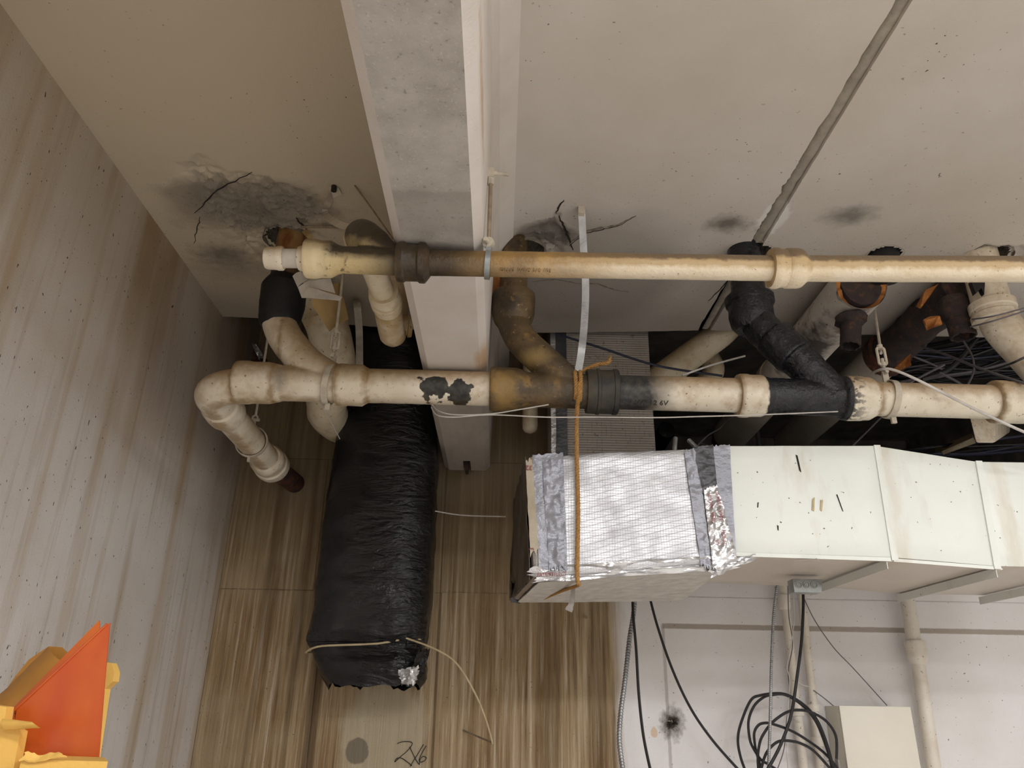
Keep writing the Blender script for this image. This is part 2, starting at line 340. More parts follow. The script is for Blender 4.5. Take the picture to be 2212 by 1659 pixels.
def m_rust(name='rusty_iron', a='5a3423', b='2e2422', cc='8a4f28'):
    n = NT(name); k = n.mix(n.nm(18, .35, .65, det=7), c(a), c(b)); k = n.mix(n.mul(n.nm(34, .56, .66, det=6, off=(3, 3, 1)), .8), k, c(cc))
    return n.out(k, .8, 0, n.noi(50, 8), .006)
def m_foil():
    n = NT('foil_scrim'); P = n.P
    def lines(ax, per, wd):
        v = n.ma('FRACT', n.ma('DIVIDE', n.ma('ADD', ax, n.mul(n.noi(9, 2), .01)), per)); return n.mr(n.ma('ABSOLUTE', n.ma('SUBTRACT', v, .5)), wd, wd * .3)
    hx = lines(n.X[0], .0085, .12); hz = lines(n.X[2], .0085, .12); dg = lines(n.ma('ADD', n.mul(n.X[2], 1.0), n.mul(n.X[0], -.28)), .019, .07)
    h = n.ma('ADD', n.ma('ADD', n.mul(hx, .25), n.mul(hz, .25)), n.mul(dg, .45)); h = n.ma('ADD', h, n.mul(n.noi(34, 4), 1.5))
    k = n.mix(n.nm(6, .3, .7), c('cfd0d4'), c('b4b4b8')); k = n.mix(n.mul(n.nm(50, .66, .72), .5), k, c('8d8a86'))
    k = n.mix(n.mul(n.gr(0, .14, .1, 8, .03), .5), k, c('9a8f80'))
    return n.out(k, n.mr(n.noi(14, 3), .3, .7, .36, .52), .75, h, .0008)
def m_scrim():
    n = NT('woven_facing'); v = n.ma('FRACT', n.ma('DIVIDE', n.X[2], .0115)); ln = n.mr(n.ma('ABSOLUTE', n.ma('SUBTRACT', v, .5)), .16, .06)
    v = n.ma('FRACT', n.ma('DIVIDE', n.X[0], .021)); lx = n.mr(n.ma('ABSOLUTE', n.ma('SUBTRACT', v, .5)), .06, .03)
    k = n.mix(n.nm(5, .35, .7), c('b9b2aa'), c('a69e94')); k = n.mix(n.mul(ln, .5), k, c('6d665d')); k = n.mix(n.mul(n.mul(lx, n.nm(30, .5, .6)), .6), k, c('5c554d')); k = n.mix(n.mul(n.nm(45, .64, .7, det=6), .6), k, c('5c4a36'))
    return n.out(k, .6, .15, n.ma('ADD', n.mul(ln, -1), n.mul(n.noi(70, 4), .6)), .002)
def m_duct():
    n = NT('duct_white_paint'); k = n.mix(n.nm(3, .35, .7), c('e4e8e2'), c('dadfd8')); k = n.mix(n.mul(n.nm(12, .6, .75, st=(1, 1, .3)), .35), k, c('b9a98c'))
    k = n.mix(n.nm(80, .77, .78, det=1), k, c('6a5a48'))
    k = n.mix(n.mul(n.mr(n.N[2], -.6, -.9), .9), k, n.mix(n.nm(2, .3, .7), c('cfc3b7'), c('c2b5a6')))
    for px in (1905, 2140):
        x = PY(px, 1080, 2.38).x; k = n.mix(n.mul(n.mr(n.ma('ADD', n.ma('ABSOLUTE', n.ma('SUBTRACT', n.X[0], x + .04)), n.mul(n.noi(40, 5, st=(1, 1, .3)), .08)), .075, .045), .22), k, c('b08a55'))
    return n.out(k, .38, 0, n.noi(20, 3), .0012)
def m_plastic():
    n = NT('black_wrap_film'); k = n.mix(n.nm(4, .4, .7), c('0f0f12'), c('1b1b1f'))
    rt = n.gr(0, -.62, -.36, 3, .1); h = n.mul(n.ma('ADD', n.mul(n.noi(11, 4, st=(.5, .5, 1.8), dist=1.4), 1.3), n.mul(n.noi(40, 4, st=(.4, 1, 1.5), dist=1), .6)), n.ma('ADD', n.mul(rt, .9), .16))
    return n.out(k, n.mr(n.noi(7, 3), .3, .7, .2, .36), 0, h, .012)
def m_tape(name, a, b, r=.35, metal=.25, d=.004):
    n = NT(name); k = n.mix(n.nm(10, .35, .7), c(a), c(b)); return n.out(k, r, metal, n.ma('ADD', n.noi(22, 4, st=(1, 1, 1.8)), n.mul(n.noi(80, 3), .25)), d)

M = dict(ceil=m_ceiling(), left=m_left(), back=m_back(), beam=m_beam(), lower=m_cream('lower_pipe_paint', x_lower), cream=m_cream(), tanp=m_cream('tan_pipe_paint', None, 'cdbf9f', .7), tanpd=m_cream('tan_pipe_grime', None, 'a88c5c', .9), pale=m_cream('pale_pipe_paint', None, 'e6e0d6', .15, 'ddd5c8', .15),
         brown=m_brown(), upper=m_upper(), tar=m_black('black_tar', '101116', '23242b', .28, .009, 30), rubber=m_black('black_rubber', '0e0e10', '1a1a1c', .6, .002), soot=m_black('sooty_coupling', '26272b', '4a4436', .5, .0015, 60),
         rust=m_rust(), rust2=m_rust('brown_rust', '43352f', '282328', '5c4030'), orange=m_rust('orange_foam', 'b0733a', '8a5426', 'c8863f'), foil=m_foil(), scrim=m_scrim(), duct=m_duct(), film=m_plastic(),
         gtape=m_tape('grey_duct_tape', '9a9ca6', '85878f'), dtape=m_tape('dark_duct_tape', '55565a', '3c3d40'), ftape=m_tape('foil_tape', 'd6d7da', 'b9b8b8', .3, .75, .004), ptape=m_tape('paper_tape', 'b9ae9c', 'a2967f', .6, 0), side=m_tape('dull_facing', '6f675c', '4d463c', .5, .2, .003),
         steel=plain('galvanised_steel', c('b4b6b8'), .38, .75, .3), zinc=plain('zinc_box', c('aab0b2'), .35, .7, .25), paintst=plain('painted_steel', c('d2c8b6'), .5, 0, .35), rod=plain('rusty_rod', c('a08f76'), .55, .2, .45, 60),
         rope=plain('sisal_rope', c('b98c50'), .85, 0, .35, 120, .002, 300), twine=plain('tan_twine', c('c9b894'), .8), cable=plain('black_cable', c('1d1d20'), .4), gcable=plain('grey_cable', c('6e6a70'), .5), wcable=plain('white_cable', c('d8d4cf'), .45), bcable=plain('blue_cable', c('252a44'), .45),
         dull=plain('dull_concrete', c('b0aaa4'), .85, 0, .4, 6, .004, 30), plaster=plain('room_plaster', c('d5d0c8'), .8), floor=plain('floor_concrete', c('cfcac4'), .7, 0, .3, 4), dark=plain('dark_debris', c('2b251f'), .9, 0, .5), conc=plain('broken_concrete', c('9a9184'), .9, 0, .55, 50, .008, 90),
         cast=plain('cast_letter_edge', c('3d3a34'), .4), white=plain('white_paper', c('cfc8bd'), .7), tan=plain('tan_jacket', c('bfa06c'), .6, 0, .3, 12), box=plain('ivory_box_paint', c('e6e0d2'), .45, 0, .05, 5), ink=plain('black_ink', c('26241f'), .8), red=plain('red_ink', c('9a4048'), .6), brownp=plain('brown_paper', c('a8752f'), .7, 0, .3, 8), yellow=plain('yellow_paper', c('e3b55c'), .7, 0, .15, 5), seal=plain('joint_sealant', c('aaa294'), .8, 0, .3, 20, .003, 60))
n = NT('orange_film'); k = n.mix(n.nm(7, .35, .65, st=(1, 1, .4)), c('cc6a20'), c('b64c22')); n.out(k, .32, 0, n.noi(14, 3), .003); M['orangef'] = n.m
n.b.inputs['Transmission Weight'].default_value = 0.0
n = NT('drop_pipe_black'); k = n.mix(n.gr(2, 3.02, 3.14, 20, .08), c('121214'), n.mix(n.nm(25, .35, .65, st=(1, 1, .4)), c('7a4c24'), c('a58454'))); n.out(k, .5, 0, n.noi(40, 4), .002); M['dropb'] = n.m
# ------------------------------------------------------------------ setting
def box_obj(name, a, b, m, parent=None): return MB().box(a, b).build(name, m, parent, smooth=False)
XR, YF = 4.2, -3.6
struct(box_obj('floor', (XL - .2, YF, -.12), (XR, YW, 0), M['floor']))
struct(box_obj('wall_left', (XL - .2, YF, 0), (XL, YW + .02, 4.3), M['left']), 'off-white painted concrete wall with brown vertical run marks')
struct(box_obj('wall_right', (XR, YF, 0), (XR + .15, YW, 4.3), M['plaster']))
struct(box_obj('wall_front', (XL - .2, YF - .15, 0), (XR, YF, 4.3), M['plaster']))
# the back wall: poured in lifts, each lift between form seams a panel
wb = struct(box_obj('wall_back', (XL - .2, YW + .006, 0), (XR, YW + .16, 2.72), M['back']), 'stained concrete wall behind the ducts, brown at one end, white at the other')
zs = PY(600, 1274, YW).z; zt = 2.72
x1, x2, x3 = PY(684, 1450, YW).x, PY(945, 1450, YW).x, PY(692, 1150, YW).x; xo = .66; gp = .0022
def panel(a, b, z0, z1, y=0.0): MB().box((a + gp, YW + y, z0 + gp), (b - gp, YW + .02, z1 - gp)).build('panel', M['back'], wb, smooth=False)
panel(XL, x1, 0, zs); panel(x1, x2, 0, zs, .003); panel(x2, XR, 0, zs + .004, .001)
panel(XL, x3, zs, zt, .001); panel(x3, xo, zs, zt, .004); panel(xo, XR, zs + .004, zt, .001)
MB().box((XL, YW, zt), (xo, YW + .16, 4.3)).build('panel', M['back'], wb, smooth=False)
struct(box_obj('trim_1', (XL - .2, YW - .6, 4.25), (XR, 7.6, 4.4), M['dull'])); struct(box_obj('trim_2', (xo, 7.5, 2.5), (XR, 7.6, 4.3), M['dull']))
struct(box_obj('trim_3', (xo, YW + .16, 2.62), (XR, 7.6, 2.72), M['dull'])); struct(box_obj('trim_4', (xo - .1, YW + .16, 2.6), (xo, 7.6, 4.3), M['dull']))
struct(box_obj('trim_5', (XR, YW, 2.5), (XR + .15, 7.6, 4.3), M['dull'])); struct(box_obj('trim_6', (XL - .2, 2.85, H + .14), (XR, 2.95, 4.3), M['dull']))
# ceiling slab: a fine grid so that the spalls, holes and the open joint are real relief
def yedge(x):
    T = [(-1.3, 3.03), (-.92, 3.054), (-.65, 3.095), (-.42, 3.121), (.12, 3.127), (.6, 3.09), (.92, 3.06), (1.3, 3.07), (4.3, 3.07)]
    for (a, ya), (b, yb) in zip(T, T[1:]):
        if x <= b: return ya + (yb - ya) * (x - a) / (b - a) + .003 * noise.noise(V((x * 30, 0, 0)))
    return 3.07
gl = lambda y: .917 - .0289 * (y - 1.31) + .007 * noise.noise(V((y * 22, 1, 0))) + .006 * noise.noise(V((y * 60, 2, 0)))
gri = lambda y: .957 - .0186 * (y - 1.31) + .002 * noise.noise(V((y * 50, 5, 0)))
xs = []; x = XL - .05
while x < .885:
    xs.append(x); x += .008 if (-1.08 < x < -.33 or .0 < x < .36) else (.01 if x > .8 else .03)
gi = len(xs); xs += [('g', 0), ('g', 1), ('g', 2), ('g', 3)]; x = .963
while x < XR + .03: xs.append(x); x += .012 if (1.28 < x < 1.95 or x < 1.02) else .06
xs.append(XR + .03)
ys = []; y = YF - .05
while y < 3.0:
    ys.append(y); y += .008 if 1.88 < y < 2.62 else (.03 if y > .5 else .2)
def poly2(px): return [PZ(a, b, H) for a, b in px]
def inside(p, pl):
    d = 9; r = False
    for i in range(len(pl)):
        a, b = pl[i], pl[i - 1]
        if (a.y > p.y) != (b.y > p.y) and p.x < (b.x - a.x) * (p.y - a.y) / (b.y - a.y) + a.x: r = not r
        t = max(0, min(1, ((p.x - a.x) * (b.x - a.x) + (p.y - a.y) * (b.y - a.y)) / ((b.x - a.x) ** 2 + (b.y - a.y) ** 2 + 1e-9)))
        d = min(d, math.hypot(p.x - a.x - t * (b.x - a.x), p.y - a.y - t * (b.y - a.y)))
    return d if r else -d
SP = [(poly2([(372, 352), (430, 335), (500, 372), (560, 372), (640, 400), (705, 432), (740, 480), (700, 520), (660, 560), (580, 575), (520, 540), (480, 500), (430, 452), (425, 425)]), .018, .015, .035),
      (poly2([(1085, 560), (1105, 515), (1150, 500), (1195, 462), (1212, 455), (1216, 490), (1228, 520), (1215, 560)]), .03, .014, .018),
      (poly2([(2085, 548), (2130, 530), (2215, 528), (2215, 570)]), .02, .007, .02),
      (poly2([(1620, 525), (1630, 490), (1690, 430), (1695, 420), (1660, 500), (1650, 530)]), .006, .003, .01)]
HOLES = [(PZ(620, 520, H), .078), (PZ(1135, 545, H), .07), (PZ(1628, 548, H), .066), (PZ(1908, 552, H), .062), (PZ(2128, 560, H), .085)]
def relief(p):
    h = 0
    for pl, dep, amp, soft in SP:
        if abs(p.x - pl[0].x) > .6 or abs(p.y - pl[0].y) > .6: continue
        d = inside(p, pl) + .022 * noise.noise(p * 14) + .012 * noise.noise(p * 40)
        if d > 0:
            m = min(1, d / soft); h += m * (dep * (.55 + .5 * noise.noise(p * 9 + V((3, 3, 3)))) + amp * (noise.noise(p * 32) + .7 * noise.noise(p * 75) + .4 * noise.noise(p * 150)))
    return max(h, -.004)
mb = MB(); nx, ny = len(xs), len(ys) + 1; vs_ = []
for j in range(ny):
    for x in xs:
        y = ys[j] if j < ny - 1 else None; z = H
        if isinstance(x, tuple):
            yy = y if y is not None else 3.06; xx = (gl(yy), gl(yy) + .004, gri(yy) - .003, gri(yy))[x[1]]; z = H + (.0, .032, .032, .0)[x[1]]
        else: xx = x
        if y is None: y = yedge(xx)
        p = V((xx, y, H))
        if not isinstance(x, tuple) and y > 1.7: z += relief(p)
        vs_.append(V((xx, y, z)))
fs_ = []
for j in range(ny - 1):
    for i in range(nx - 1):
        q = (j * nx + i, j * nx + i + 1, (j + 1) * nx + i + 1, (j + 1) * nx + i); cc = (vs_[q[0]] + vs_[q[2]]) / 2
        if any((cc.xy - hc.xy).length < hr + .008 * noise.noise(cc * 25) for hc, hr in HOLES if abs(cc.y - hc.y) < .2): continue
        fs_.append(q)
b0 = len(vs_)
for i in range(nx): p = vs_[(ny - 1) * nx + i]; vs_.append(V((p.x, p.y, H + .15)))
for i in range(nx): p = vs_[i]; vs_.append(V((p.x, p.y, H + .15)))
for i in range(nx - 1):
    a = (ny - 1) * nx + i; fs_.append((a, a + 1, b0 + i + 1, b0 + i)); fs_.append((b0 + i, b0 + i + 1, b0 + nx + i + 1, b0 + nx + i)); fs_.append((i + 1, i, b0 + nx + i, b0 + nx + i + 1))
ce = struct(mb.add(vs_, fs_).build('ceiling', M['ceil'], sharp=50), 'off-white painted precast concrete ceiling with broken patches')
for hc, hr in HOLES:                                                  # rough throat of every hole
    seg = 30; vv = []
    for k in range(4):
        for a in range(seg):
            t = 2 * math.pi * a / seg; d = V((math.cos(t), math.sin(t), 0)); q = hc + d * (hr + .012)
            vv.append(hc + d * (hr + .010 + .008 * noise.noise(q * 25) + .006 * k * noise.noise(q * 60 + V((0, 0, k)))) + V((0, 0, -.001 + .045 * k)))
    MB().add(vv, [(k * seg + a, k * seg + (a + 1) % seg, (k + 1) * seg + (a + 1) % seg, (k + 1) * seg + a) for k in range(3) for a in range(seg)]).build('hole_rim', M['conc'], ce)
pts = []
for k in range(70):
    y = .3 + k * .04; pts.append(V(((gl(y) + gri(y)) / 2 + .004, y, H + .022 + .003 * noise.noise(V((y * 9, 0, 4))))))
MB().tube(pts, .021, 12, .003, 40, .8).build('joint_sealant', M['seal'], ce)
def crack(pxs, wd, m='dark'):
    P = [PZ(a, b, H) + V((0, 0, -.0006)) for a, b in pxs]; Q = []
    for a, b in zip(P, P[1:]):
        for k in range(6): p = a.lerp(b, k / 6); Q.append(p + V((noise.noise(p * 60), noise.noise(p * 60 + V((7, 7, 7))), 0)) * .006)
    Q.append(P[-1]); N = len(Q)
    MB().ribbon(Q, [(Q[min(i + 1, N - 1)] - Q[max(i - 1, 0)]).cross(V((0, 0, 1))) for i in range(N)], [wd * (.25 + .75 * math.sin(math.pi * min(.97, (i + .5) / N)) * (1 + .6 * noise.noise(V((i * .7, wd, 0))))) for i in range(N)], .002).build('crack', M[m], ce, smooth=False)
crack([(1200, 462), (1208, 446), (1218, 432)], .006); crack([(1206, 465), (1216, 485), (1228, 515), (1238, 540)], .008); crack([(1230, 527), (1262, 500), (1300, 492), (1335, 486), (1372, 467)], .011, 'conc'); crack([(1230, 530), (1265, 503), (1300, 496), (1338, 487), (1374, 466)], .003)
crack([(1150, 608), (1200, 603), (1250, 612), (1290, 612), (1325, 625), (1358, 630)], .006, 'conc'); crack([(1575, 600), (1556, 625), (1530, 650)], .004); crack([(420, 525), (427, 490), (432, 468)], .003)
crack([(640, 470), (652, 485), (662, 495)], .007); crack([(545, 372), (470, 410), (420, 460)], .004)
# precast beam with tapered sides, chamfered arrises and a notch at its bearing end
def sec(y, nz): return [V(p) for p in ((-.36, y, H + .2), (-.36, y, H), (-.30, y, H - .10), (-.281, y, HB + .022), (-.256, y, HB), (-.185, y, HB), (-.184, y, HB + nz), (-.152, y, HB + nz), (-.151, y, HB), (-.083, y, HB), (-.061, y, HB + .022), (-.048, y, H - .12), (-.03, y, H - .05), (.02, y, H), (.02, y, H + .2))]
ss = [sec(YF, 0), sec(3.38, 0), sec(3.385, .07), sec(YW + .03, .07)]; k = len(ss[0])
bm_ = MB().add([p for s in ss for p in s], [(i * k + j, i * k + (j + 1) % k, (i + 1) * k + (j + 1) % k, (i + 1) * k + j) for i in range(3) for j in range(k)] + [tuple(range(k)), tuple(range(3 * k, 4 * k))])
beam = struct(bm_.build('beam', M['beam'], smooth=False), 'long tapered concrete beam stem, bare grey underneath with white painted edges')
MB().box((-.176, 3.43, HB - .03), (-.162, 3.5, HB + .06)).build('bearing_strip', M['rust2'], beam)
# ------------------------------------------------------------------ small marks on the walls
def stroke(px, r=.0016): return [PY(a, b, YW - .0012) for a, b in px]
for st in ([(858, 1606), (872, 1602), (888, 1603), (890, 1609), (880, 1622), (866, 1634), (853, 1646), (858, 1638), (868, 1638), (880, 1646), (890, 1654)], [(885, 1613), (891, 1626), (898, 1640), (905, 1651)], [(915, 1608), (902, 1630), (893, 1644), (886, 1656)], [(921, 1611), (912, 1626), (906, 1640), (908, 1646), (916, 1644), (921, 1637), (914, 1634), (908, 1640), (906, 1652)]):
    MB().tube(spl(stroke(st), 5), .0016, 6).build('lettering', M['ink'], wb)
# nail, hole with torn plaster, hanging strap end
def nail(name, p, q, lab):
    t = thing(name, lab, 'nail', p); MB().tube([p, q], .0035, 8).build('shank', M['rod'], t); d = (V(q) - V(p)).normalized(); MB().tube([V(q), V(q) + d * .003], .008, 12).build('nail_head', M['rod'], t)
nail('bent_nail', PY(997, 1576, YW + .01), PY(1062, 1604, 3.40), 'long rusty nail driven into the stained wall below the black wrapped duct')
nail('wall_nail', PY(1265, 1334, YW + .01), PY(1266, 1333, 3.505), 'short nail in the brown stained wall under the foil duct')
mb = MB(); cc = PY(1452, 1562, YW - .004)
t = thing('torn_wall_plug', 'torn dark fibre plug stuffed in a sooty hole in the white wall', 'wall plug', cc)
for k in range(9):
    a = random.random() * 6.28; d = V((math.cos(a), 0, math.sin(a))); p0 = cc + d * .004 + V((0, .006, 0)); p1 = cc + d * random.uniform(.015, .03) + V((0, -random.uniform(.008, .02), random.uniform(-.01, .01)))
    MB().tube(spl([p0, (p0 + p1) / 2 + V((0, -.012, .004)), p1], 6), [.006, .0065, .0055, .005, .0045, .004, .004, .0035, .003, .0025, .002, .0015, .001], 8, .002, 80).build('shred', M['dark' if k % 3 else 'conc'], t)

# ------------------------------------------------------------------ lower drain run
low = thing('drain_pipe', 'thick drain pipe run with peeling cream paint and four wye branches, above the ducts', 'pipe', LA(900, -.1))
R0 = .0575
def hubp(x0, x1, r, flip=False, r0=R0):
    """profile of a hub between two pixels: full at x0, tapering at x1"""
    A, B = LA(x0), LA(x1); p = [(0, r0 * .98), (.0, r * .96), (.06, r), (.28, r), (.34, r * .965), (.62, r * .965), (.7, r * .96), (.9, r0 * 1.1), (1, r0)]
    return A, B, p
# left elbow with its leg running back to the wall
cor = PY(447, 843, 2.35); leg_end = PY(588, 1006, 3.24)
pth = fil([LA(560), cor, cor + (leg_end - cor) * .22], .1, 10)
mb = MB().tube(pth, R0 * 1.03, 28); a = cor + (leg_end - cor) * .15
mb.lathe(a, cor + (leg_end - cor) * .26, [(0, .056), (.02, .066), (.5, .069), (.95, .067), (1, .056)])
mb.build('elbow_fitting', M['lower'], low, remesh=.0045)
MB().tube(lin(cor + (leg_end - cor) * .2, leg_end, 20), R0 * .95, 28).build('pipe_length', M['lower'], low)
e1 = cor + (leg_end - cor) * .86
MB().lathe(e1, leg_end + (leg_end - cor).normalized() * .02, [(0, .054), (.02, .062), (.12, .07), (.35, .072), (.4, .068), (.55, .068), (.6, .074), (.9, .075), (1, .07)], 32, .002).build('end_hub', M['cream'], low)
MB().tube([leg_end, V((leg_end.x + .03, YW + .02, leg_end.z))], .045, 24).build('pipe_stub', M['rust'], low)
# first wye
def wye(name, m, x0, x1, hub, bstart, bpts, rb, r=R0, jit=0, hl=105, extra=None):
    mb = MB().tube(lin(LA(x0), LA(x1), 8), r * 1.03, 28, jit)
    A, B, p = hubp(hub[0], hub[0] + hl, hub[1]); mb.lathe(A, B, p, 32, jit)
    bp = spl([LA(bstart)] + bpts, 8); mb.tube(bp, rb, 28, jit)
    if extra: extra(mb)
    return mb.build(name, m, low, remesh=.0045)
wye('wye_fitting', M['lower'], 540, 742, (510, .073), 735, [PY(668, 790, 2.355), PY(622, 738, 2.37), PY(604, 700, 2.385), PY(603, 672, 2.39)], .0585, extra=lambda mb: mb.lathe(LA(690), LA(742), [(0, .058), (.5, .061), (1, .062)]))
def vert(name, m, p0, top, prof, jit=0, remesh=0):
    """upright lathe from a point, profile in metres up"""
    L = top - p0.z; return MB().lathe(p0, V((p0.x, p0.y, top)), [(a / L, r) for a, r in prof], 32, jit).build(name, m, low, remesh=remesh)
p = PY(601, 708, 2.39); zt_ = PY(600, 603, 2.39).z
vert('rubber_coupling', M['rubber'], p, zt_, [(0, .057), (.01, .066), (.03, .071), (.09, .077), (.16, .078), (.165, .072), (zt_ - p.z - .02, .07), (zt_ - p.z, .058)], .006)
MB().tube(lin(V((p.x, p.y, zt_ - .02)), V((p.x + .004, p.y + .01, H + .12)), 10), .055, 24, .002).build('pipe_length', M['dropb'], low)
# length with the flaked patch
A, B, pr = hubp(729, 797, .071, r0=R0); MB().lathe(A, B, [(0, .062), (0, .07), (.1, .072), (.3, .071), (.35, .069), (.8, .07), (.92, .062), (1, .058)]).build('pipe_hub', M['lower'], low)
MB().tube(lin(LA(785), LA(1075), 14), R0, 32, .0012, 20).build('pipe_length', M['lower'], low)
# sooty wye
wye('wye_fitting', M['brown'], 1085, 1275, (1058, .0755), 1246, [PY(1176, 782, 2.355), PY(1130, 738, 2.375), PY(1109, 700, 2.395), PY(1106, 678, 2.4)], .056, hl=85)
p = PY(1108, 706, 2.4); zt_ = PY(1112, 636, 2.4).z; hh = zt_ - p.z
vert('branch_hub', M['brown'], p, zt_, [(0, .054), (.02, .067), (.05, .076), (hh - .02, .0785), (hh - .004, .076), (hh, .056)], .002)
MB().tube(lin(V((p.x, p.y, zt_ - .02)), V((p.x, p.y + .004, H + .12)), 8), .0495, 24).build('pipe_length', M['brown'], low)
MB().box(PY(1062, 602, 2.44), PY(1080, 640, 2.40)).build('wood_shim', M['orange'], low)
A, B = LA(1266), LA(1334); MB().lathe(A, B, [(0, .06), (0, .0735), (.04, .0745), (.3, .0745), (.32, .0775), (.4, .0775), (.42, .0745), (.82, .0745), (.84, .077), (.97, .077), (1, .074), (1, .058)], 40).build('pipe_coupling', M['soot'], low)
pl3 = MB().tube(lin(LA(1322), LA(1606), 14), R0 * 1.005, 32).build('pipe_length', M['lower'], low)
# tarred wye
A, B, pr = hubp(1592, 1665, .0735); MB().lathe(A, B, [(0, .058), (0, .07), (.08, .0735), (.3, .073), (.36, .0705), (.7, .07), (.9, .064), (1, .061)], 36, .0015).build('pipe_hub', M['lower'], low)
wye('wye_fitting', M['tar'], 1652, 1822, (1655, .0625), 1800, [PY(1738, 790, 2.35), PY(1680, 740, 2.365), PY(1642, 705, 2.385), PY(1631, 676, 2.4)], .062, r=.0595, jit=.004, hl=40,
    extra=lambda mb: (mb.tube(lin(PY(1718, 772, 2.34), PY(1668, 728, 2.365), 5), .069, 24, .004, 45), mb.lathe(LA(1810), LA(1830), [(0, .06), (.3, .074), (.9, .0755), (1, .07)])))
p = PY(1627, 714, 2.4); zt_ = PY(1624, 642, 2.4).z; hh = zt_ - p.z
vert('branch_hub', M['tar'], p, zt_, [(0, .06), (.02, .072), (.05, .077), (hh - .035, .079), (hh - .03, .086), (hh - .006, .0875), (hh, .07), (hh, .062)], .005)
MB().tube(lin(V((p.x - .001, p.y, zt_ - .02)), V((p.x + .004, p.y + .006, H + .02)), 8), .0605, 24, .001).build('pipe_length', M['tar'], low)
MB().tube([V((p.x + .004, p.y + .012, H - .03)), V((p.x + .004, p.y + .01, H + .12))], .055, 24).build('pipe_length', M['tanp'], low)
MB().lathe(LA(1824), LA(1892), [(0, .06), (0, .075), (.1, .0765), (.5, .0755), (.55, .073), (.75, .0725), (.92, .062), (1, .0585)], 36).build('pipe_hub', M['lower'], low)
MB().tube(lin(LA(1885), LA(2165), 10), R0, 32).build('pipe_length', M['lower'], low)
# last wye, with its branch going up behind
wye('wye_fitting', M['lower'], 2170, 2480, (2143, .074), 2380, [PY(2290, 835, 2.36), PY(2215, 760, 2.38), PY(2165, 705, 2.4), PY(2151, 668, 2.41)], .066, r=.0615, hl=95)
p = PY(2153, 700, 2.41); zt_ = PY(2150, 655, 2.41).z; hh = zt_ - p.z
vert('branch_hub', M['lower'], p, zt_, [(0, .06), (.012, .076), (hh * .4, .077), (hh * .45, .072), (hh * .6, .072), (hh * .65, .077), (hh * .95, .077), (hh, .066)], .001)
MB().tube(lin(V((p.x, p.y, zt_ - .02)), V((p.x, p.y + .004, H + .12)), 8), .064, 26).build('pipe_length', M['lower'], low)
# cast lettering on the pipes
def text(name, s, size, org, xd, yd, m, parent, ex=.001):
    cu = bpy.data.curves.new(name, 'FONT'); cu.body = s; cu.size = size; cu.extrude = ex; cu.align_x = 'CENTER'; cu.align_y = 'CENTER'; cu.resolution_u = 3
    tmp = bpy.data.objects.new(name, cu); me = bpy.data.meshes.new_from_object(tmp); bpy.data.objects.remove(tmp)
    xd = V(xd).normalized(); nd = xd.cross(V(yd)).normalized(); yd = nd.cross(xd); mt = Matrix((xd, yd, nd)).transposed()
    me.transform(mt.to_4x4()); me.materials.clear(); me.materials.append(m); o = bpy.data.objects.new(name, me); C.objects.link(o)
    o.parent = parent; o.location = V(org) - WO[parent.name]; WO[o.name] = V(org); return o
def on_pipe(P, r, ang): return P + V((0, -math.cos(ang) * r, -math.sin(ang) * r)), V((0, -math.sin(ang), math.cos(ang)))
o, yd = on_pipe(LA(1402), .0582, .98); text('lettering', 'WF 12 6V', .026, o, (1, 0, 0), yd, M['cast'], pl3, .0014)
o, yd = on_pipe(LA(2204), .0745, .15); text('lettering', '40', .03, o, (.3, 0, 1), V((-1, 0, .3)), M['cream'], low)
d0 = (PY(1215, 800, 2.30) - PY(1150, 745, 2.31)).normalized(); text('lettering', 'C3H H67', .026, PY(1186, 778, 2.306), d0, V((.5, -.45, .7)), M['brown'], low, .003)

# ------------------------------------------------------------------ upper pipe run, nearer
up = thing('vent_pipe', 'slim horizontal pipe with tan grime along its upper side and a white cap', 'pipe', UA(1300) - V((0, 0, .05)))
def ul(name, x0, x1, prof, m=None, seg=32, jit=0): return MB().lathe(UA(x0), UA(x1), prof, seg, jit).build(name, m or M['upper'], up)
ul('end_cap', 574, 614, [(0, .0), (0, .025), (.12, .0275), (.62, .0285), (.68, .030), (.92, .030), (1, .026), (1, .02)], M['cream'])
ul('cap_stub', 606, 662, [(0, .0235), (1, .0235)], M['white'])
ul('slip_collar', 646, 672, [(0, .024), (0, .029), (.2, .031), (.8, .031), (1, .03)], M['cream'])
mb = MB().tube(lin(UA(690), UA(868), 8), .0335, 28, .001); mb.lathe(UA(660), UA(740), [(0, .035), (0, .0465), (.08, .0485), (.3, .0485), (.42, .0455), (.7, .0455), (.85, .038), (1, .0335)], 32, .001)
P0 = UA(868); P1 = PY(812, 536, 1.62); P2 = PY(783, 512, 1.70)
mb.tube(spl([P0, PY(846, 556, 1.605), P1, PY(790, 518, 1.645), P2], 8), [.03] * 8 + [.030 + .002 * i for i in range(9)] + [.047] * 16, 28)
mb.build('wye_fitting', M['upper'], up, remesh=.003)
MB().lathe(P2 + V((0, -.02, 0)), P2 + V((0, .07, 0)), [(0, .04), (.15, .05), (.5, .051), (.55, .054), (.9, .054), (1, .05), (1, .03)], 36).build('branch_hub', M['tanp'], up)
zz = P2.z; B1 = V((PY(833, 655, 2.04).x, 2.04, zz)); B2 = V((PY(847, 740, 2.28).x, 2.3, zz - .01))
MB().tube(lin(P2 + V((0, .03, 0)), B1, 8), .035, 24).build('pipe_length', M['tanp'], up)
MB().lathe(B1 - V((0, .06, 0)), B1 + V((0, .05, 0)), [(0, .036), (0, .044), (.2, .045), (.25, .048), (.42, .048), (.46, .044), (.54, .044), (.58, .048), (.75, .048), (.78, .045), (.95, .045), (1, .04)], 36).build('ribbed_hub', M['tanp'], up)
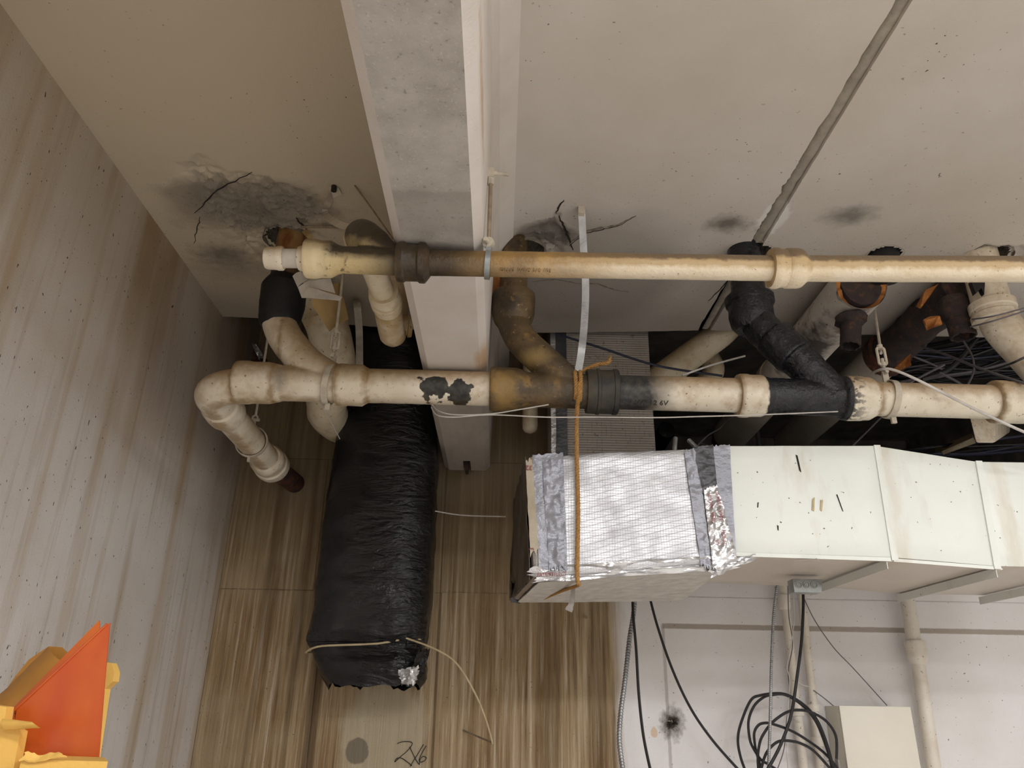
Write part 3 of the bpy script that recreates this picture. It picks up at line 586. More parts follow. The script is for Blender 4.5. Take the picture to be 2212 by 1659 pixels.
MB().tube(fil([B1 + V((0, .03, 0)), B2, V((B2.x + .002, B2.y + .01, H + .05))], .07, 10), .043, 26, .002).build('elbow_fitting', M['tanpd'], up)
MB().lathe(B2 + V((.01, -.02, .05)), B2 + V((.06, -.01, .052)), [(0, .03), (.7, .034), (.75, .04), (1, .038)], 22).build('side_plug', M['tanpd'], up)
ul('pipe_hub', 858, 930, [(0, .034), (0, .047), (.06, .0495), (.2, .0495), (.26, .046), (.62, .046), (.68, .050), (.84, .050), (.92, .042), (1, .033)], None, 36, .0008)
up1 = MB().tube(lin(UA(915), UA(1680), 30), .0315, 32, .0006, 50).build('pipe_length', M['upper'], up)
ul('pipe_hub', 1663, 1746, [(0, .032), (0, .047), (.08, .0505), (.18, .0505), (.25, .0475), (.38, .047), (.42, .0495), (.72, .0495), (.8, .047), (.92, .036), (1, .032)])
MB().tube(lin(UA(1735), UA(2560), 20), .0325, 32, .0006, 50).build('pipe_length', M['upper'], up)
o, yd = on_pipe(UA(1135), .0318, .95); text('lettering', 'OLU0  WN5 215 103', .014, o, (1, 0, 0), yd, M['upper'], up1, .0014)

# ------------------------------------------------------------------ hangers
def hanger(name, lab, c0, r, zr0, ztop, m, turn=True, slant=0, top=None, wd=.02, ax=(1, 0, 0), grp='pipe hangers'):
    """split ring, eye, optional turnbuckle, rod to the ceiling"""
    t = thing(name, lab, 'pipe hanger', c0 - V((0, 0, r)), grp); A = V(ax) + V((0, 0, slant))
    MB().ring(c0, A, r, r + .005, wd, 40).build('ring', m, t)
    s = V(ax).cross(V((0, 0, 1))).normalized(); tp = c0 + V((0, 0, r + .004))
    ear = MB().ribbon(lin(tp - V((0, 0, .004)), tp + V((0, 0, .035)), 3), V(ax), wd, .008).build('ring_ear', m, t)
    e = tp + V((0, 0, .03)); MB().tube([e - s * .018, e + s * .018], .006, 10).build('bolt', m, ear)
    MB().ring(e + V((0, 0, .008)), V(ax), .007, .013, .01, 20).build('rod_eye', m, t)
    z = e.z + .02; tpz = top if top else V((e.x, e.y, ztop))
    rod0 = V((e.x, e.y, z))
    if turn:
        for q in (-1, 1): MB().tube(fil([rod0 + V((0, 0, .012)), rod0 + V(ax) * q * .013 + V((0, 0, .014)), rod0 + V(ax) * q * .013 + V((0, 0, .074)), rod0 + V((0, 0, .078))], .01, 4), .0048, 10).build('turnbuckle_bar', m, t)
        for dz in (.006, .072): MB().tube([rod0 + V((0, 0, dz)), rod0 + V((0, 0, dz + .014))], .0095, 12).build('turnbuckle_end', m, t)
        MB().tube([rod0 - V((0, 0, .012)), rod0 + V((0, 0, .035))], .0055, 10).build('rod', m, t); rod0 = rod0 + V((0, 0, .055))
    MB().tube(lin(rod0, tpz, 6), .005, 10).build('rod', m, t)
    b = c0 - V((0, 0, r + .004)); MB().ribbon(lin(b + V((0, 0, .002)), b - V((0, 0, .02)), 2), V(ax), wd * .8, .01).build('ring_foot', m, t)
    return t
hanger('pipe_hanger', 'painted ring hanger with turnbuckle around the cream pipe beside the first wye', LA(713), .066, 0, H, M['paintst'], slant=-.12, grp='ring hangers on the lower pipe')
hanger('pipe_hanger', 'painted ring hanger with turnbuckle around the pale pipe end past the tarred wye', LA(1922), .061, 0, H, M['paintst'], slant=-.14, top=PZ(1885, 640, H), grp='ring hangers on the lower pipe')
cl = cor + (leg_end - cor) * .62
hanger('pipe_hanger', 'painted ring hanger around the pipe leg that runs back to the stained wall', cl, .059, 0, 3.2, M['paintst'], False, 0, V((cl.x, cl.y, 3.22)), .014, (leg_end - cor).normalized(), grp='ring hangers on the lower pipe')
c0 = UA(1054); t = thing('pipe_hanger', 'loop strap hanger holding the slim pipe, its rod bolted to the side of the beam', 'pipe hanger', c0 - V((0, 0, .04)))
T_ = V((1, 0, -.06)); MB().ring(c0, T_, .0325, .0365, .013, 36).build('ring', M['zinc'], t); tp = c0 + V((0, 0, .036))
MB().ribbon(lin(tp - V((0, 0, .004)), tp + V((0, 0, .03)), 3), (1, 0, 0), .014, .01).build('ring_ear', M['zinc'], t)
e = tp + V((0, 0, .026)); MB().ring(e, (.35, 1, 0), .006, .0145, .012, 24).build('rod_eye', M['paintst'], t); MB().tube([e - V((.008, .02, 0)), e + V((.008, .02, 0))], .006, 10).build('bolt', M['paintst'], t)
zr = PY(1057, 385, 1.6).z; MB().tube(lin(e + V((0, 0, .01)), V((e.x, e.y, zr)), 6), .0052, 12).build('rod', M['rod'], t)
q = V((e.x, e.y, zr)); MB().tube([q - V((0, 0, .02)), q + V((0, 0, .004))], .0085, 6).build('coupling_nut', M['paintst'], t)
MB().box(q + V((-.012, -.009, .0)), q + V((.008, .009, .028))).build('bracket', M['paintst'], t)
MB().tube([q + V((-.04, 0, .016)), q + V((.016, 0, .016))], .008, 6).build('hex_nut', M['paintst'], t); MB().tube([q + V((.014, 0, .016)), q + V((.046, 0, .013))], .0052, 12).build('bolt', M['paintst'], t)

# galvanised strap and rope
t0 = PZ(1256, 449, H); q = LA(1249)
pts = [t0, t0.lerp(PY(1265, 620, 2.26), .5), PY(1265, 620, 2.26), PY(1262, 700, 2.28), PY(1256, 760, 2.285), q + V((-.002, -.035, .055)), q + V((0, -.055, .03))]
st = thing('hanger_strap', 'flat galvanised metal strap from the ceiling down to the sooty wye', 'strap', q)
MB().ribbon(spl(pts, 6), (1, 0, 0), .0245, .0015).build('strap_band', M['steel'], st); a = PZ(1256, 449, H)
MB().box(a + V((-.012, -.01, -.028)), a + V((.01, .012, .0))).build('anchor_clip', M['paintst'], st); MB().tube([a + V((0, 0, .01)), a - V((0, 0, .022))], .007, 8).build('anchor_bolt', M['paintst'], st)
def rope(name, pts, parent, r=.0042, tw=.0036, pitch=.028, n=None):
    P = spl(pts, 14); L = [0]
    for i in range(1, len(P)): L.append(L[-1] + (P[i] - P[i - 1]).length)
    n = n or int(L[-1] / pitch * 7); Q = []; j = 0
    for i in range(n + 1):
        d = L[-1] * i / n
        while j < len(L) - 2 and L[j + 1] < d: j += 1
        Q.append(P[j].lerp(P[j + 1], (d - L[j]) / max(1e-9, L[j + 1] - L[j])))
    mb = MB()
    for s in range(3):
        S = []; u = V((1, 0, 0))
        for i, p_ in enumerate(Q):
            T = (Q[min(i + 1, n)] - Q[max(i - 1, 0)]).normalized(); u = (u - T * u.dot(T)).normalized() if (u - T * u.dot(T)).length > 1e-4 else T.orthogonal(); a = 2 * math.pi * (L[-1] * i / n / pitch + s / 3)
            S.append(p_ + u * math.cos(a) * tw + T.cross(u) * math.sin(a) * tw)
        mb.tube(S, r, 6)
    return mb.build(name, M['rope'], parent)
ro = thing('rope', 'tan sisal rope looped over the sooty pipe and slung down around the foil duct', 'rope', PY(1248, 1256, 2.36))
def around(px, a0, a1, r=.064, dx=0, n=10): return [LA(px) + V((dx * k / n, -math.cos(a0 + (a1 - a0) * k / n) * r, math.sin(a0 + (a1 - a0) * k / n) * r)) for k in range(n + 1)]
rope('rope_loop', around(1240, 2.2, -.8, .0655), ro); rope('rope_loop', around(1254, 2.6, -.9, .0655, -.008), ro)
qb = PY(1247, 1240, 2.362); qe = PY(1252, 1262, 2.37)
rope('rope_length', around(1246, .2, -.5, .068)[2:] + [PY(1246, 900, 2.3), PY(1246, 985, 2.345), PY(1249, 1100, 2.352), qb, qe], ro)
rope('rope_length', [qe, PY(1245, 1266, 2.42), PY(1215, 1276, 2.62), PY(1172, 1294, 2.9)], ro, .003, .0026)
rope('loose_end', [LA(1252) + V((.004, -.03, .058)), PY(1272, 795, 2.33), PY(1292, 787, 2.33), PY(1312, 784, 2.32), PY(1318, 777, 2.32)], ro)
for k in range(12): a = PY(1317, 778, 2.32); MB().tube([a, a + V((random.uniform(-.012, .012), random.uniform(-.01, .01), random.uniform(.004, .02)))], [.0018, .0007], 5).build('fray', M['rope'], ro)

# ------------------------------------------------------------------ ducts
def crbox(name, P, m, parent, bev=.012, cuts=28, amp=.003, sc=14):
    bm = bmesh.new(); vv = [bm.verts.new(p) for p in P]
    for f in ((0, 3, 2, 1), (4, 5, 6, 7), (0, 1, 5, 4), (1, 2, 6, 5), (2, 3, 7, 6), (3, 0, 4, 7)): bm.faces.new([vv[i] for i in f])
    bmesh.ops.recalc_face_normals(bm, faces=bm.faces)
    if bev: bmesh.ops.bevel(bm, geom=list(bm.edges), offset=bev, segments=2, affect='EDGES', profile=.5)
    if cuts: bmesh.ops.subdivide_edges(bm, edges=[e for e in bm.edges if e.calc_length() > .08], cuts=cuts, use_grid_fill=True)
    bm.normal_update()
    if amp:
        for v in bm.verts: v.co += v.normal * amp * (noise.noise(v.co * sc) + .5 * noise.noise(v.co * sc * 3))
    mb = MB(); mb.add([v.co.copy() for v in bm.verts], [[v.index for v in f.verts] for f in bm.faces] if not bm.verts.index_update() else []); bm.free()
    return mb.build(name, m, parent)
DY = 2.38
FBL, FBR, FTR, FTL = PY(1150, 1250, DY), PY(1572, 1214, DY), PY(1552, 965, DY), PY(1141, 984, DY)
rb = PZ(1106, 1297, FBL.z + .004); RBL = V((rb.x, min(rb.y, 3.1), FBL.z + .004)); RTL = V((RBL.x + .01, RBL.y, FTL.z - .005)); RBR = V((FBR.x, 3.02, FBL.z + .03)); RTR = V((FTR.x, 3.02, FTR.z))
fd = thing('foil_duct', 'foil wrapped insulated duct end with grey tape, hung by the rope', 'duct', (FBL + RBR) / 2)
crbox('foil_wrap', [FBL, FBR, RBR, RBL, FTL, FTR, RTR, RTL], M['foil'], fd, .014, 30, .004)
q = lambda pl, y=DY - .006: [PY(a, b, y) for a, b in pl]
wr = lambda u, v: .004 * abs(math.sin(v * 19 + u * 2)) ** 6 + .003 * noise.noise(V((u * 3, v * 9, 2)))
MB().patch(q([(1150, 984), (1216, 980), (1226, 1232), (1164, 1226)]), 14, 50, .002, 30, .0015, fn=None, edge=.03).build('grey_tape', M['gtape'], fd)
MB().patch(q([(1172, 1000), (1204, 998), (1222, 1228), (1186, 1230)], DY - .009), 14, 60, .004, 26, .0015, fn=lambda u, v: .006 * max(0, noise.noise(V((u * 2.5, v * 16, 4)))), edge=.08).build('grey_tape', M['gtape'], fd)
MB().patch(q([(1136, 1000), (1150, 992), (1164, 1190), (1145, 1196)], DY - .008), 6, 40, .002, 40, .001, edge=.1).build('paper_tape', M['ptape'], fd)
text('lettering', '32', .022, PY(1143, 1010, DY - .012), (-1, 0, 0), (0, 0, -1), M['red'], fd, .0006); text('lettering', '3', .02, PY(1149, 1186, DY - .012), (0, 0, 1), (-1, 0, 0), M['red'], fd, .0006)
MB().patch(q([(1478, 976), (1506, 972), (1536, 1228), (1514, 1222)]), 10, 60, .002, 30, .0015, fn=lambda u, v: .007 * max(0, noise.noise(V((u * 2, v * 13, 9)))), edge=.05).build('grey_tape', M['gtape'], fd)
MB().patch(q([(1498, 966), (1540, 962), (1548, 1058), (1518, 1066)], DY - .008), 12, 24, .003, 40, .0015, fn=lambda u, v: .006 * max(0, noise.noise(V((u * 2, v * 9, 3)))), edge=.04).build('dark_tape', M['dtape'], fd)
ftp = MB().patch(q([(1520, 1056), (1550, 1050), (1592, 1200), (1540, 1232)], DY - .010), 16, 50, .004, 40, .0012, fn=lambda u, v: .006 * noise.noise(V((u * 4, v * 14, 1))), edge=.05).build('foil_tape', M['ftape'], fd)
for (x, y, s, m_) in ((1538, 1098, '324A  181A-P', 'red'), (1555, 1094, '324A  181A P', 'red'), (1549, 1170, 'UL', 'red'), (1564, 1160, 'FINISH', 'red')):
    d = (PY(1536, 1060, DY) - PY(1556, 1200, DY)).normalized(); text('lettering', s, .016, PY(x, y, DY - .0215), d, V((-1, 0, 0)), M[m_], ftp, .0006)
MB().patch(q([(1540, 964), (1576, 962), (1590, 1196), (1566, 1202)], DY - .007), 10, 50, .0015, 20, .0015, edge=.03).build('grey_tape', M['gtape'], fd)
MB().patch([PY(1152, 1224, DY - .004), PY(1545, 1200, DY - .004), PY(1585, 1228, DY + .03), PY(1152, 1258, DY + .012)], 70, 10, .005, 24, .0015, out=(0, -.8, -.6), fn=lambda u, v: .008 * noise.noise(V((u * 6, v * 9, 5))), edge=.08).build('foil_fold', M['ftape'], fd)
MB().patch([PY(1530, 1215, DY - .006), PY(1632, 1196, DY - .003), PY(1640, 1204, DY + .02), PY(1535, 1248, DY + .02)], 30, 10, .006, 34, .0015, out=(0, -.8, -.6), fn=lambda u, v: .008 * noise.noise(V((u * 7, v * 6, 8))), edge=.1).build('foil_fold', M['ftape'], fd)
for x, s in ((1178, 'PATENT'), (1205, 'REFLECT')): text('lettering', s, .014, PY(x, 1241, DY - .012), (1, 0, .1), (0, 0, 1), M['red'], fd, .0006)
dn = V((0, 0, -.007)); MB().patch([FBL + dn + V((.02, .03, 0)), FBR + dn + V((0, .03, -.002)), RBR + dn, RBL + dn + V((.02, 0, 0))], 20, 16, .002, 8, .003, out=(0, 0, -1)).build('bottom_board', M['plaster'], fd)
sd = V((-.006, 0, 0)); MB().patch([RTL + sd, FTL + sd + V((0, .015, 0)), FBL + sd + V((0, .015, 0)), RBL + sd], 20, 24, .004, 12, .002, out=(-1, 0, 0), fn=lambda u, v: .004 * math.sin(u * 26 + noise.noise(V((u * 3, v * 2, 0))) * 4)).build('end_facing', M['side'], fd)
MB().patch([RBL + V((-.004, -.16, .05)), RBL + V((.0, -.05, .055)), RBL + V((.03, -.01, -.012)), RBL + V((-.004, -.04, -.012))], 8, 8, .004, 30, .002, out=(-.7, -.7, 0)).build('dark_tape', M['dtape'], fd)
tag(MB().ribbon(spl([PY(1238, 1260, 2.6), PY(1238, 1272, 2.58), PY(1235, 1300, 2.57), PY(1228, 1320, 2.565)], 5), (1, 0, 0), [.014] * 8 + [.018] * 5 + [.024] * 3, .0015).build('strap_end', M['dull']), 'bent metal strap end hanging below the foil duct by the rope', 'strap')
# white sheet metal duct
md = thing('metal_duct', 'white painted sheet metal duct stepping down past the foil end, with flanged seams', 'duct', PY(1760, 1210, DY + .3))
def dsec(name, tl, bl, tr, br, y=DY, yb=3.02):
    a, b, c_, d = PY(*bl, y), PY(*br, y), PY(*tr, y), PY(*tl, y); bk = lambda p: V((p.x, yb, p.z))
    return crbox(name, [a, b, bk(b), bk(a), d, c_, bk(c_), bk(d)], M['duct'], md, .002, 6, .0012, 4)
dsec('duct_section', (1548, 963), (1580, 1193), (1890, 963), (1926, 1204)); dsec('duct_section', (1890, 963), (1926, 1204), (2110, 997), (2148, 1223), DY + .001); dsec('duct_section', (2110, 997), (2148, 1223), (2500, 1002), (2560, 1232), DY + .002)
for i, (tx, ty, bx, by) in enumerate(((1888, 961, 1927, 1210), (2108, 995, 2149, 1229))):
    a, b = PY(tx, ty, DY - .004), PY(bx, by, DY - .004); w_ = V((.021, 0, 0))
    MB().hexa([b, b + w_, b + w_ + V((0, .02, 0)), b + V((0, .02, 0)), a, a + w_, a + w_ + V((0, .02, 0)), a + V((0, .02, 0))]).build('seam_flange', M['duct'], md, smooth=False)
for (x, y) in ((1916, 1212), (2152, 1230), (2372, 1236)):
    b = PY(x, y, DY + .004); MB().box(b + V((-.002, 0, -.024)), V((b.x, 3.02, b.z + .004))).build('hanging_flange', M['duct'], md, smooth=False); MB().box(b + V((-.0, 0, -.001)), V((b.x + .02, 3.02, b.z + .004))).build('hanging_flange', M['duct'], md, smooth=False)
    a = b + V((.001, 0, 0))
a, b = PY(1590, 1193, DY - .003), PY(1924, 1204, DY - .003); MB().hexa([a + V((0, 0, -.012)), b + V((0, 0, -.012)), b + V((0, .01, -.012)), a + V((0, .01, -.012)), a, b, b + V((0, .01, 0)), a + V((0, .01, 0))]).build('bottom_lip', M['duct'], md, smooth=False)
a, b = PY(1930, 1206, DY - .002), PY(2146, 1223, DY - .002); MB().hexa([a + V((0, 0, -.01)), b + V((0, 0, -.01)), b + V((0, .01, -.01)), a + V((0, .01, -.01)), a, b, b + V((0, .01, 0)), a + V((0, .01, 0))]).build('bottom_lip', M['duct'], md, smooth=False)
for pl in ([(1719, 982), (1723, 984), (1731, 1020), (1727, 1016)], [(1807, 1068), (1809, 1068), (1822, 1105), (1820, 1103)], [(1637, 1085), (1639, 1085), (1638, 1096), (1636, 1096)], [(1679, 1134), (1682, 1136), (1682, 1146), (1680, 1144)], [(1755, 1078), (1760, 1074), (1759, 1104), (1754, 1102)], [(1773, 1080), (1778, 1080), (1776, 1104), (1772, 1102)]):
    MB().prism([PY(a, b, DY - .0022) for a, b in pl], (0, .002, 0)).build('scratch', M['dark' if pl[0][0] not in (1755, 1773) else 'twine'], md, smooth=False)
MB().patch([PZ(1716, 1212, 2.075), PZ(1765, 1206, 2.075), PZ(1770, 1212, 2.075), PZ(1730, 1218, 2.075)], 4, 3, .002, 20, .001, out=(0, 0, -1)).build('peeling_paint', M['white'], md)
# riser duct behind
VY = 3.16; a, b = PY(1190, 990, VY), PY(1411, 980, VY); tz = 3.9
vd = thing('riser_duct', 'square grey insulated duct with woven facing rising behind the foil duct', 'duct', V(((a.x + b.x) / 2, 3.3, 2.3)))
a.x = PY(1192, 880, VY).x; b.x = PY(1409, 880, VY).x
crbox('duct_wrap', [V((a.x, VY, 2.3)), V((b.x + .006, VY, 2.3)), V((b.x + .006, 3.50, 2.3)), V((a.x, 3.50, 2.3)), V((a.x, VY, tz)), V((b.x, VY, tz)), V((b.x, 3.50, tz)), V((a.x, 3.50, tz))], M['scrim'], vd, .008, 20, .002, 8)
xa, xb_ = PY(1200, 880, VY).x, PY(1225, 880, VY).x
MB().patch([V((xa, VY - .004, 3.6)), V((xb_, VY - .004, 3.6)), V((xb_, VY - .004, 2.3)), V((xa, VY - .004, 2.3))], 4, 40, .001, 12, .0015).build('dark_tape', M['dtape'], vd)
xa2 = PY(1190, 880, VY).x; MB().patch([V((xa2, VY - .005, 3.6)), V((xa, VY - .005, 3.6)), V((xa, VY - .005, 2.3)), V((xa2, VY - .005, 2.3))], 3, 80, .003, 60, .001, edge=.15).build('foil_tape', M['ftape'], vd)
# black wrapped flexible duct
def brow(y_img, xl, xr, dep): c_ = PY((xl + xr) / 2, y_img, 3.31); l_, r_ = PY(xl, y_img, 3.31), PY(xr, y_img, 3.31); return (c_, (r_.x - l_.x) / 2, dep)
rows = [brow(640, 752, 918, .17), brow(720, 752, 922, .175), brow(800, 746, 932, .18), brow(880, 742, 941, .18), brow(1010, 722, 946, .18), brow(1130, 704, 942, .18), brow(1250, 690, 936, .18), brow(1330, 680, 930, .175), brow(1372, 672, 924, .165), brow(1392, 672, 916, .14)]
rows2 = [brow(1393, 672, 914, .135), brow(1402, 673, 912, .13), brow(1430, 684, 925, .15), brow(1462, 700, 920, .15), brow(1484, 712, 905, .14)]
def loft(rows, n=72, k=8, wr=.009, tilt=0, jag=0, gather=0):
    vs = []; rr = []
    for i in range(len(rows) - 1):
        for j in range(k): t = j / k; A_, B_ = rows[i], rows[i + 1]; rr.append((A_[0].lerp(B_[0], t), A_[1] * (1 - t) + B_[1] * t, A_[2] * (1 - t) + B_[2] * t))
    rr.append(rows[-1]); N = len(rr)
    for i, (c_, hw, hd_) in enumerate(rr):
        for s in range(n):
            a = 2 * math.pi * s / n; ca, sa = math.cos(a), math.sin(a); ex = .62
            d = V((math.copysign(abs(ca) ** ex, ca) * hw, math.copysign(abs(sa) ** ex, sa) * hd_, 0)); p_ = c_ + d
            tl = tilt * (i / N) ** 3 * -ca * .5 if tilt else 0
            f = wr * (noise.noise(V((p_.x * 6, p_.y * 6, p_.z * 13))) + .8 * noise.noise(V((p_.x * 10 + p_.z * 14, p_.y * 8, p_.z * 20))))
            g = gather * math.exp(-((N - 1 - i) / 9) ** 2) * math.sin(a * 19 + 3 * noise.noise(V((a, 0, 1)))) if gather > 0 else (-gather * math.exp(-(i / 9) ** 2) * math.sin(a * 19 + 3 * noise.noise(V((a, 0, 1)))) if gather < 0 else 0)
            p_ = p_ + d.normalized() * (f + g) + V((0, 0, tl))
            if jag and i > N * .5: p_.z += jag * (i / N - .5) * 2 * (noise.noise(V((math.cos(a) * 2.5, math.sin(a) * 2.5, 1))) + .5 * noise.noise(V((a * 9, 2, 1))))
            p_.y = min(p_.y, YW - .012); vs.append(p_)
    return MB().add(vs, [(i * n + s, i * n + (s + 1) % n, (i + 1) * n + (s + 1) % n, (i + 1) * n + s) for i in range(N - 1) for s in range(n)])
fx = thing('flexible_duct', 'bulky duct wrapped in shiny black film hanging down the stained wall, its end tied shut', 'duct', rows[-1][0])
loft(rows, wr=.006, gather=.008).build('film_wrap', M['film'], fx); loft(rows2, wr=.01, jag=.03, gather=-.006).build('film_tail', M['film'], fx)
c_, hw, hd_ = rows2[0]
rp = []
for s in range(49): a = 2 * math.pi * s / 48; ca, sa = math.cos(a), math.sin(a); rp.append(c_ + V((math.copysign(abs(ca) ** .62, ca) * (hw + .008), math.copysign(abs(sa) ** .62, sa) * (hd_ + .008), -.004 + .03 * ca + .004 * math.sin(a * 5))))
MB().tube(rp, .004, 8).build('tie_twine', M['twine'], fx)
s0 = c_ + V((hw * .75, -hd_, .02)); MB().tube(spl([s0, PY(940, 1402, 3.16), PY(985, 1432, 3.17), PY(1022, 1490, 3.22), PY(1048, 1550, 3.3), PY(1064, 1606, 3.39)], 8), .0038, 8).build('tie_twine', M['twine'], fx)
mb = MB().patch([PY(905, 1405, 3.14), PY(928, 1404, 3.18), PY(915, 1470, 3.2), PY(880, 1478, 3.12)], 14, 16, .02, 24, .002, edge=.15).build('film_scrap', M['film'], fx)
MB().patch([PY(862, 1448, 3.11), PY(905, 1440, 3.12), PY(898, 1478, 3.13), PY(868, 1480, 3.12)], 12, 12, .02, 34, .002, edge=.2).build('foil_liner', M['ftape'], fx)
# ------------------------------------------------------------------ pipes behind the runs
def zm(x, y): return (350 + x / 3.687, 380 + y / 3.687)
jp = thing('jacketed_pipe', 'tan jacketed pipe with torn curling jacket and paper scraps, curving down behind the first wye', 'pipe', PY(715, 800, 2.85))
a = PZ(668, 590, H); MB().tube(spl([a + V((0, 0, .1)), a, PY(690, 660, 2.72), PY(715, 735, 2.8), PY(722, 800, 2.88), PY(706, 868, 3.02), PY(716, 905, 3.2), PY(760, 925, 3.38)], 9), [.075] * 20 + [.085] * 44, 26, .004, 14).build('pipe_jacket', M['tanp'], jp)
MB().patch([PY(672, 655, 2.30), PY(735, 612, 2.36), PY(753, 690, 2.42), PY(712, 716, 2.38)], 14, 14, .004, 9, .004, out=(-.4, -.9, 0), fn=lambda u, v: .03 * math.sin(u * 3.1) * (1 - v * .7)).build('jacket_flap', M['tan'], jp)
for i, pl in enumerate(([(1040, 800), (1110, 762), (1165, 835), (1080, 888)], [(1082, 890), (1230, 822), (1340, 822), (1112, 970)], [(1180, 850), (1345, 820), (1380, 935), (1165, 890)], [(1168, 888), (1437, 968), (1420, 998), (1112, 972)])):
    MB().patch([PY(*zm(*p_), 2.20 - .012 * i) for p_ in pl], 8, 8, .004, 18, .0025, fn=lambda u, v: .006 * math.sin(u * 3)).build('paper_scrap', M['white'], jp)
def strap(name, lab, pts, wd, m, side=(1, 0, 0), grp=None): return tag(MB().ribbon(spl(pts, 6), side, wd, .0015).build(name, m), lab, 'strap', grp)
strap('wall_strap', 'grey metal strap hanging straight between the jacketed pipe and the ribbed hub', [PZ(770, 648, H), PY(772, 665, 2.8), PY(776, 720, 2.9), PY(777, 830, 3.0)], .03, M['paintst'])
strap('loose_strap', 'thin painted metal strap curling from a ceiling anchor to the wye of the slim pipe', [PZ(722, 404, H), PZ(708, 440, H - .012), PZ(703, 462, H - .05), PY(724, 480, 1.84), PY(752, 491, 1.72)], .024, M['paintst'], (.9, -.3, .4))
a = PZ(722, 402, H); t = thing('ceiling_anchor', 'broken anchor stub in the ceiling holding the thin curling strap', 'anchor', a - V((0, 0, .02))); MB().tube([a + V((0, 0, .01)), a - V((0, 0, .02))], .009, 8, .003, 80).build('anchor_bolt', M['dark'], t); MB().patch([a + V((-.016, 0, -.004)), a + V((.014, 0, -.004)), a + V((.02, .03, -.01)), a + V((-.008, .04, -.016))], 4, 4, .004, 60, .0015, out=(0, 0, -1)).build('anchor_clip', M['paintst'], t)
wi = MB().tube(spl([PZ(766, 400, H), PZ(800, 446, H - .03), PZ(835, 496, H - .07), PZ(851, 519, H - .085)], 6), .0028, 8).build('bare_wire', M['rod']); tag(wi, 'thin straight rusty wire from the ceiling to the beam side above the slim pipe', 'wire')
strap('bent_clip', 'bent metal strap end curled against the beam above the slim pipe', [PZ(822, 503, H - .1), PZ(832, 514, H - .12), PZ(848, 519, H - .12), PZ(856, 514, H - .10)], .02, M['paintst'], (0, .8, .5))
tag(MB().tube(lin(PZ(650, 490, H - .012), PZ(745, 490, H - .012), 30), [.0045 + .0012 * (i % 2) for i in range(31)], 8).build('threaded_rod', M['rod']), 'thin threaded rod lying along the ceiling above the white cap', 'rod')
strap('torn_strip', 'short torn strip poking from the ceiling hole beside the white cap', [PZ(657, 498, H), PZ(666, 508, H - .02), PZ(674, 516, H - .03)], .02, M['tan'])
fo = MB().patch([PY(545, 742, 3.36), PY(556, 748, 3.35), PY(576, 778, 3.34), PY(560, 779, 3.35)], 14, 14, .03, 24, .002, edge=.15).build('foil_scrap', M['ftape']); tag(fo, 'crumpled scrap of shiny foil tucked behind the first wye', 'foil')
tag(MB().patch([PY(531, 715, 3.5), PY(545, 735, 3.49), PY(585, 790, 3.47), PY(505, 785, 3.48)], 14, 14, .02, 14, .004, edge=.08).build('torn_paper', M['rust']), 'torn brown stained paper hanging on the wall behind the first wye', 'paper')
VP = lambda p, Y: V((p.x, Y, p.z))
# broken insulated pipe, running back
bp = thing('insulated_pipe', 'white jacketed pipe with a broken orange end and a rusty cut stub', 'pipe', PY(1820, 720, 2.8))
e0 = PY(1870, 602, 2.42); rI = .098
n_ = 40; vv = []
for k, (dy, r_) in enumerate([(0, rI)] + [(.05 + i * .075, rI) for i in range(24)]):
    for s in range(n_):
        a = 2 * math.pi * s / n_; jy = .03 * noise.noise(V((math.cos(a) * 3, math.sin(a) * 3, 2))) + .035 * (1 - math.sin(a)) if k == 0 else 0
        vv.append(e0 + V((math.cos(a) * r_, dy + jy, math.sin(a) * r_)))
ff = [(i * n_ + s, i * n_ + (s + 1) % n_, (i + 1) * n_ + (s + 1) % n_, (i + 1) * n_ + s) for i in range(24) for s in range(n_)]
mj = NT('grimy_white_jacket'); k = mj.mix(mj.nm(8, .35, .7), c('ded8cf'), c('c6bcb0')); k = mj.mix(mj.mul(mj.blob(PY(1745, 745, 2.9), (.09, .35, .12), .5, 1.0, 20, .7), .9), k, c('2a1d17')); k = mj.mix(mj.mul(mj.blob(PY(1790, 760, 2.7), (.05, .12, .06), .6, .8, 30, .8), .9), k, c('3c2a1e')); k = mj.mix(mj.mul(mj.blob(PY(1835, 700, 2.6), (.06, .1, .06), .6, .95, 20, .5), .85), k, c('7a4e2a')); k = mj.mix(mj.mul(mj.gr(1, 3.0, 3.4, 4, .1), .6), k, c('8f867b')); k = mj.mix(mj.nm(50, .69, .72, det=2), k, c('4a382c')); mj.out(k, .55, 0, mj.noi(30, 5), .003)
MB().add(vv, ff).build('pipe_jacket', mj.m, bp)
def annulus(c_, r0, r1, y, m, name, par, jit=.012):
    vv = []
    for r_, yy in ((r1, y), (r0, y + .004), (r0, y + .05), (r1, y + .05)):
        for s in range(40): a = 2 * math.pi * s / 40; q_ = V((math.cos(a), 0, math.sin(a))); vv.append(c_ + q_ * r_ * (1 + .05 * noise.noise(q_ * 4 + V((r_, 0, 0)))) + V((0, yy + jit * noise.noise(q_ * 5) + .035 * (1 - math.sin(a)), 0)))
    MB().add(vv, [(i * 40 + s, i * 40 + (s + 1) % 40, (i + 1) % 4 * 40 + (s + 1) % 40, (i + 1) % 4 * 40 + s) for i in range(4) for s in range(40)]).build(name, m, par)
annulus(e0, .076, rI - .002, .004, M['orange'], 'foam_layer', bp); MB().tube(lin(e0 + V((0, .045, 0)), e0 + V((0, 1.9, 0)), 14), .078, 28, .012, 18).build('iron_core', M['rust2'], bp)
mb = MB().tube(lin(PZ(1908, 552, H) + V((0, 0, -.1)), PZ(1908, 552, H) + V((0, 0, .12)), 8), .055, 24, .003).build('iron_riser', M['rubber'], bp)
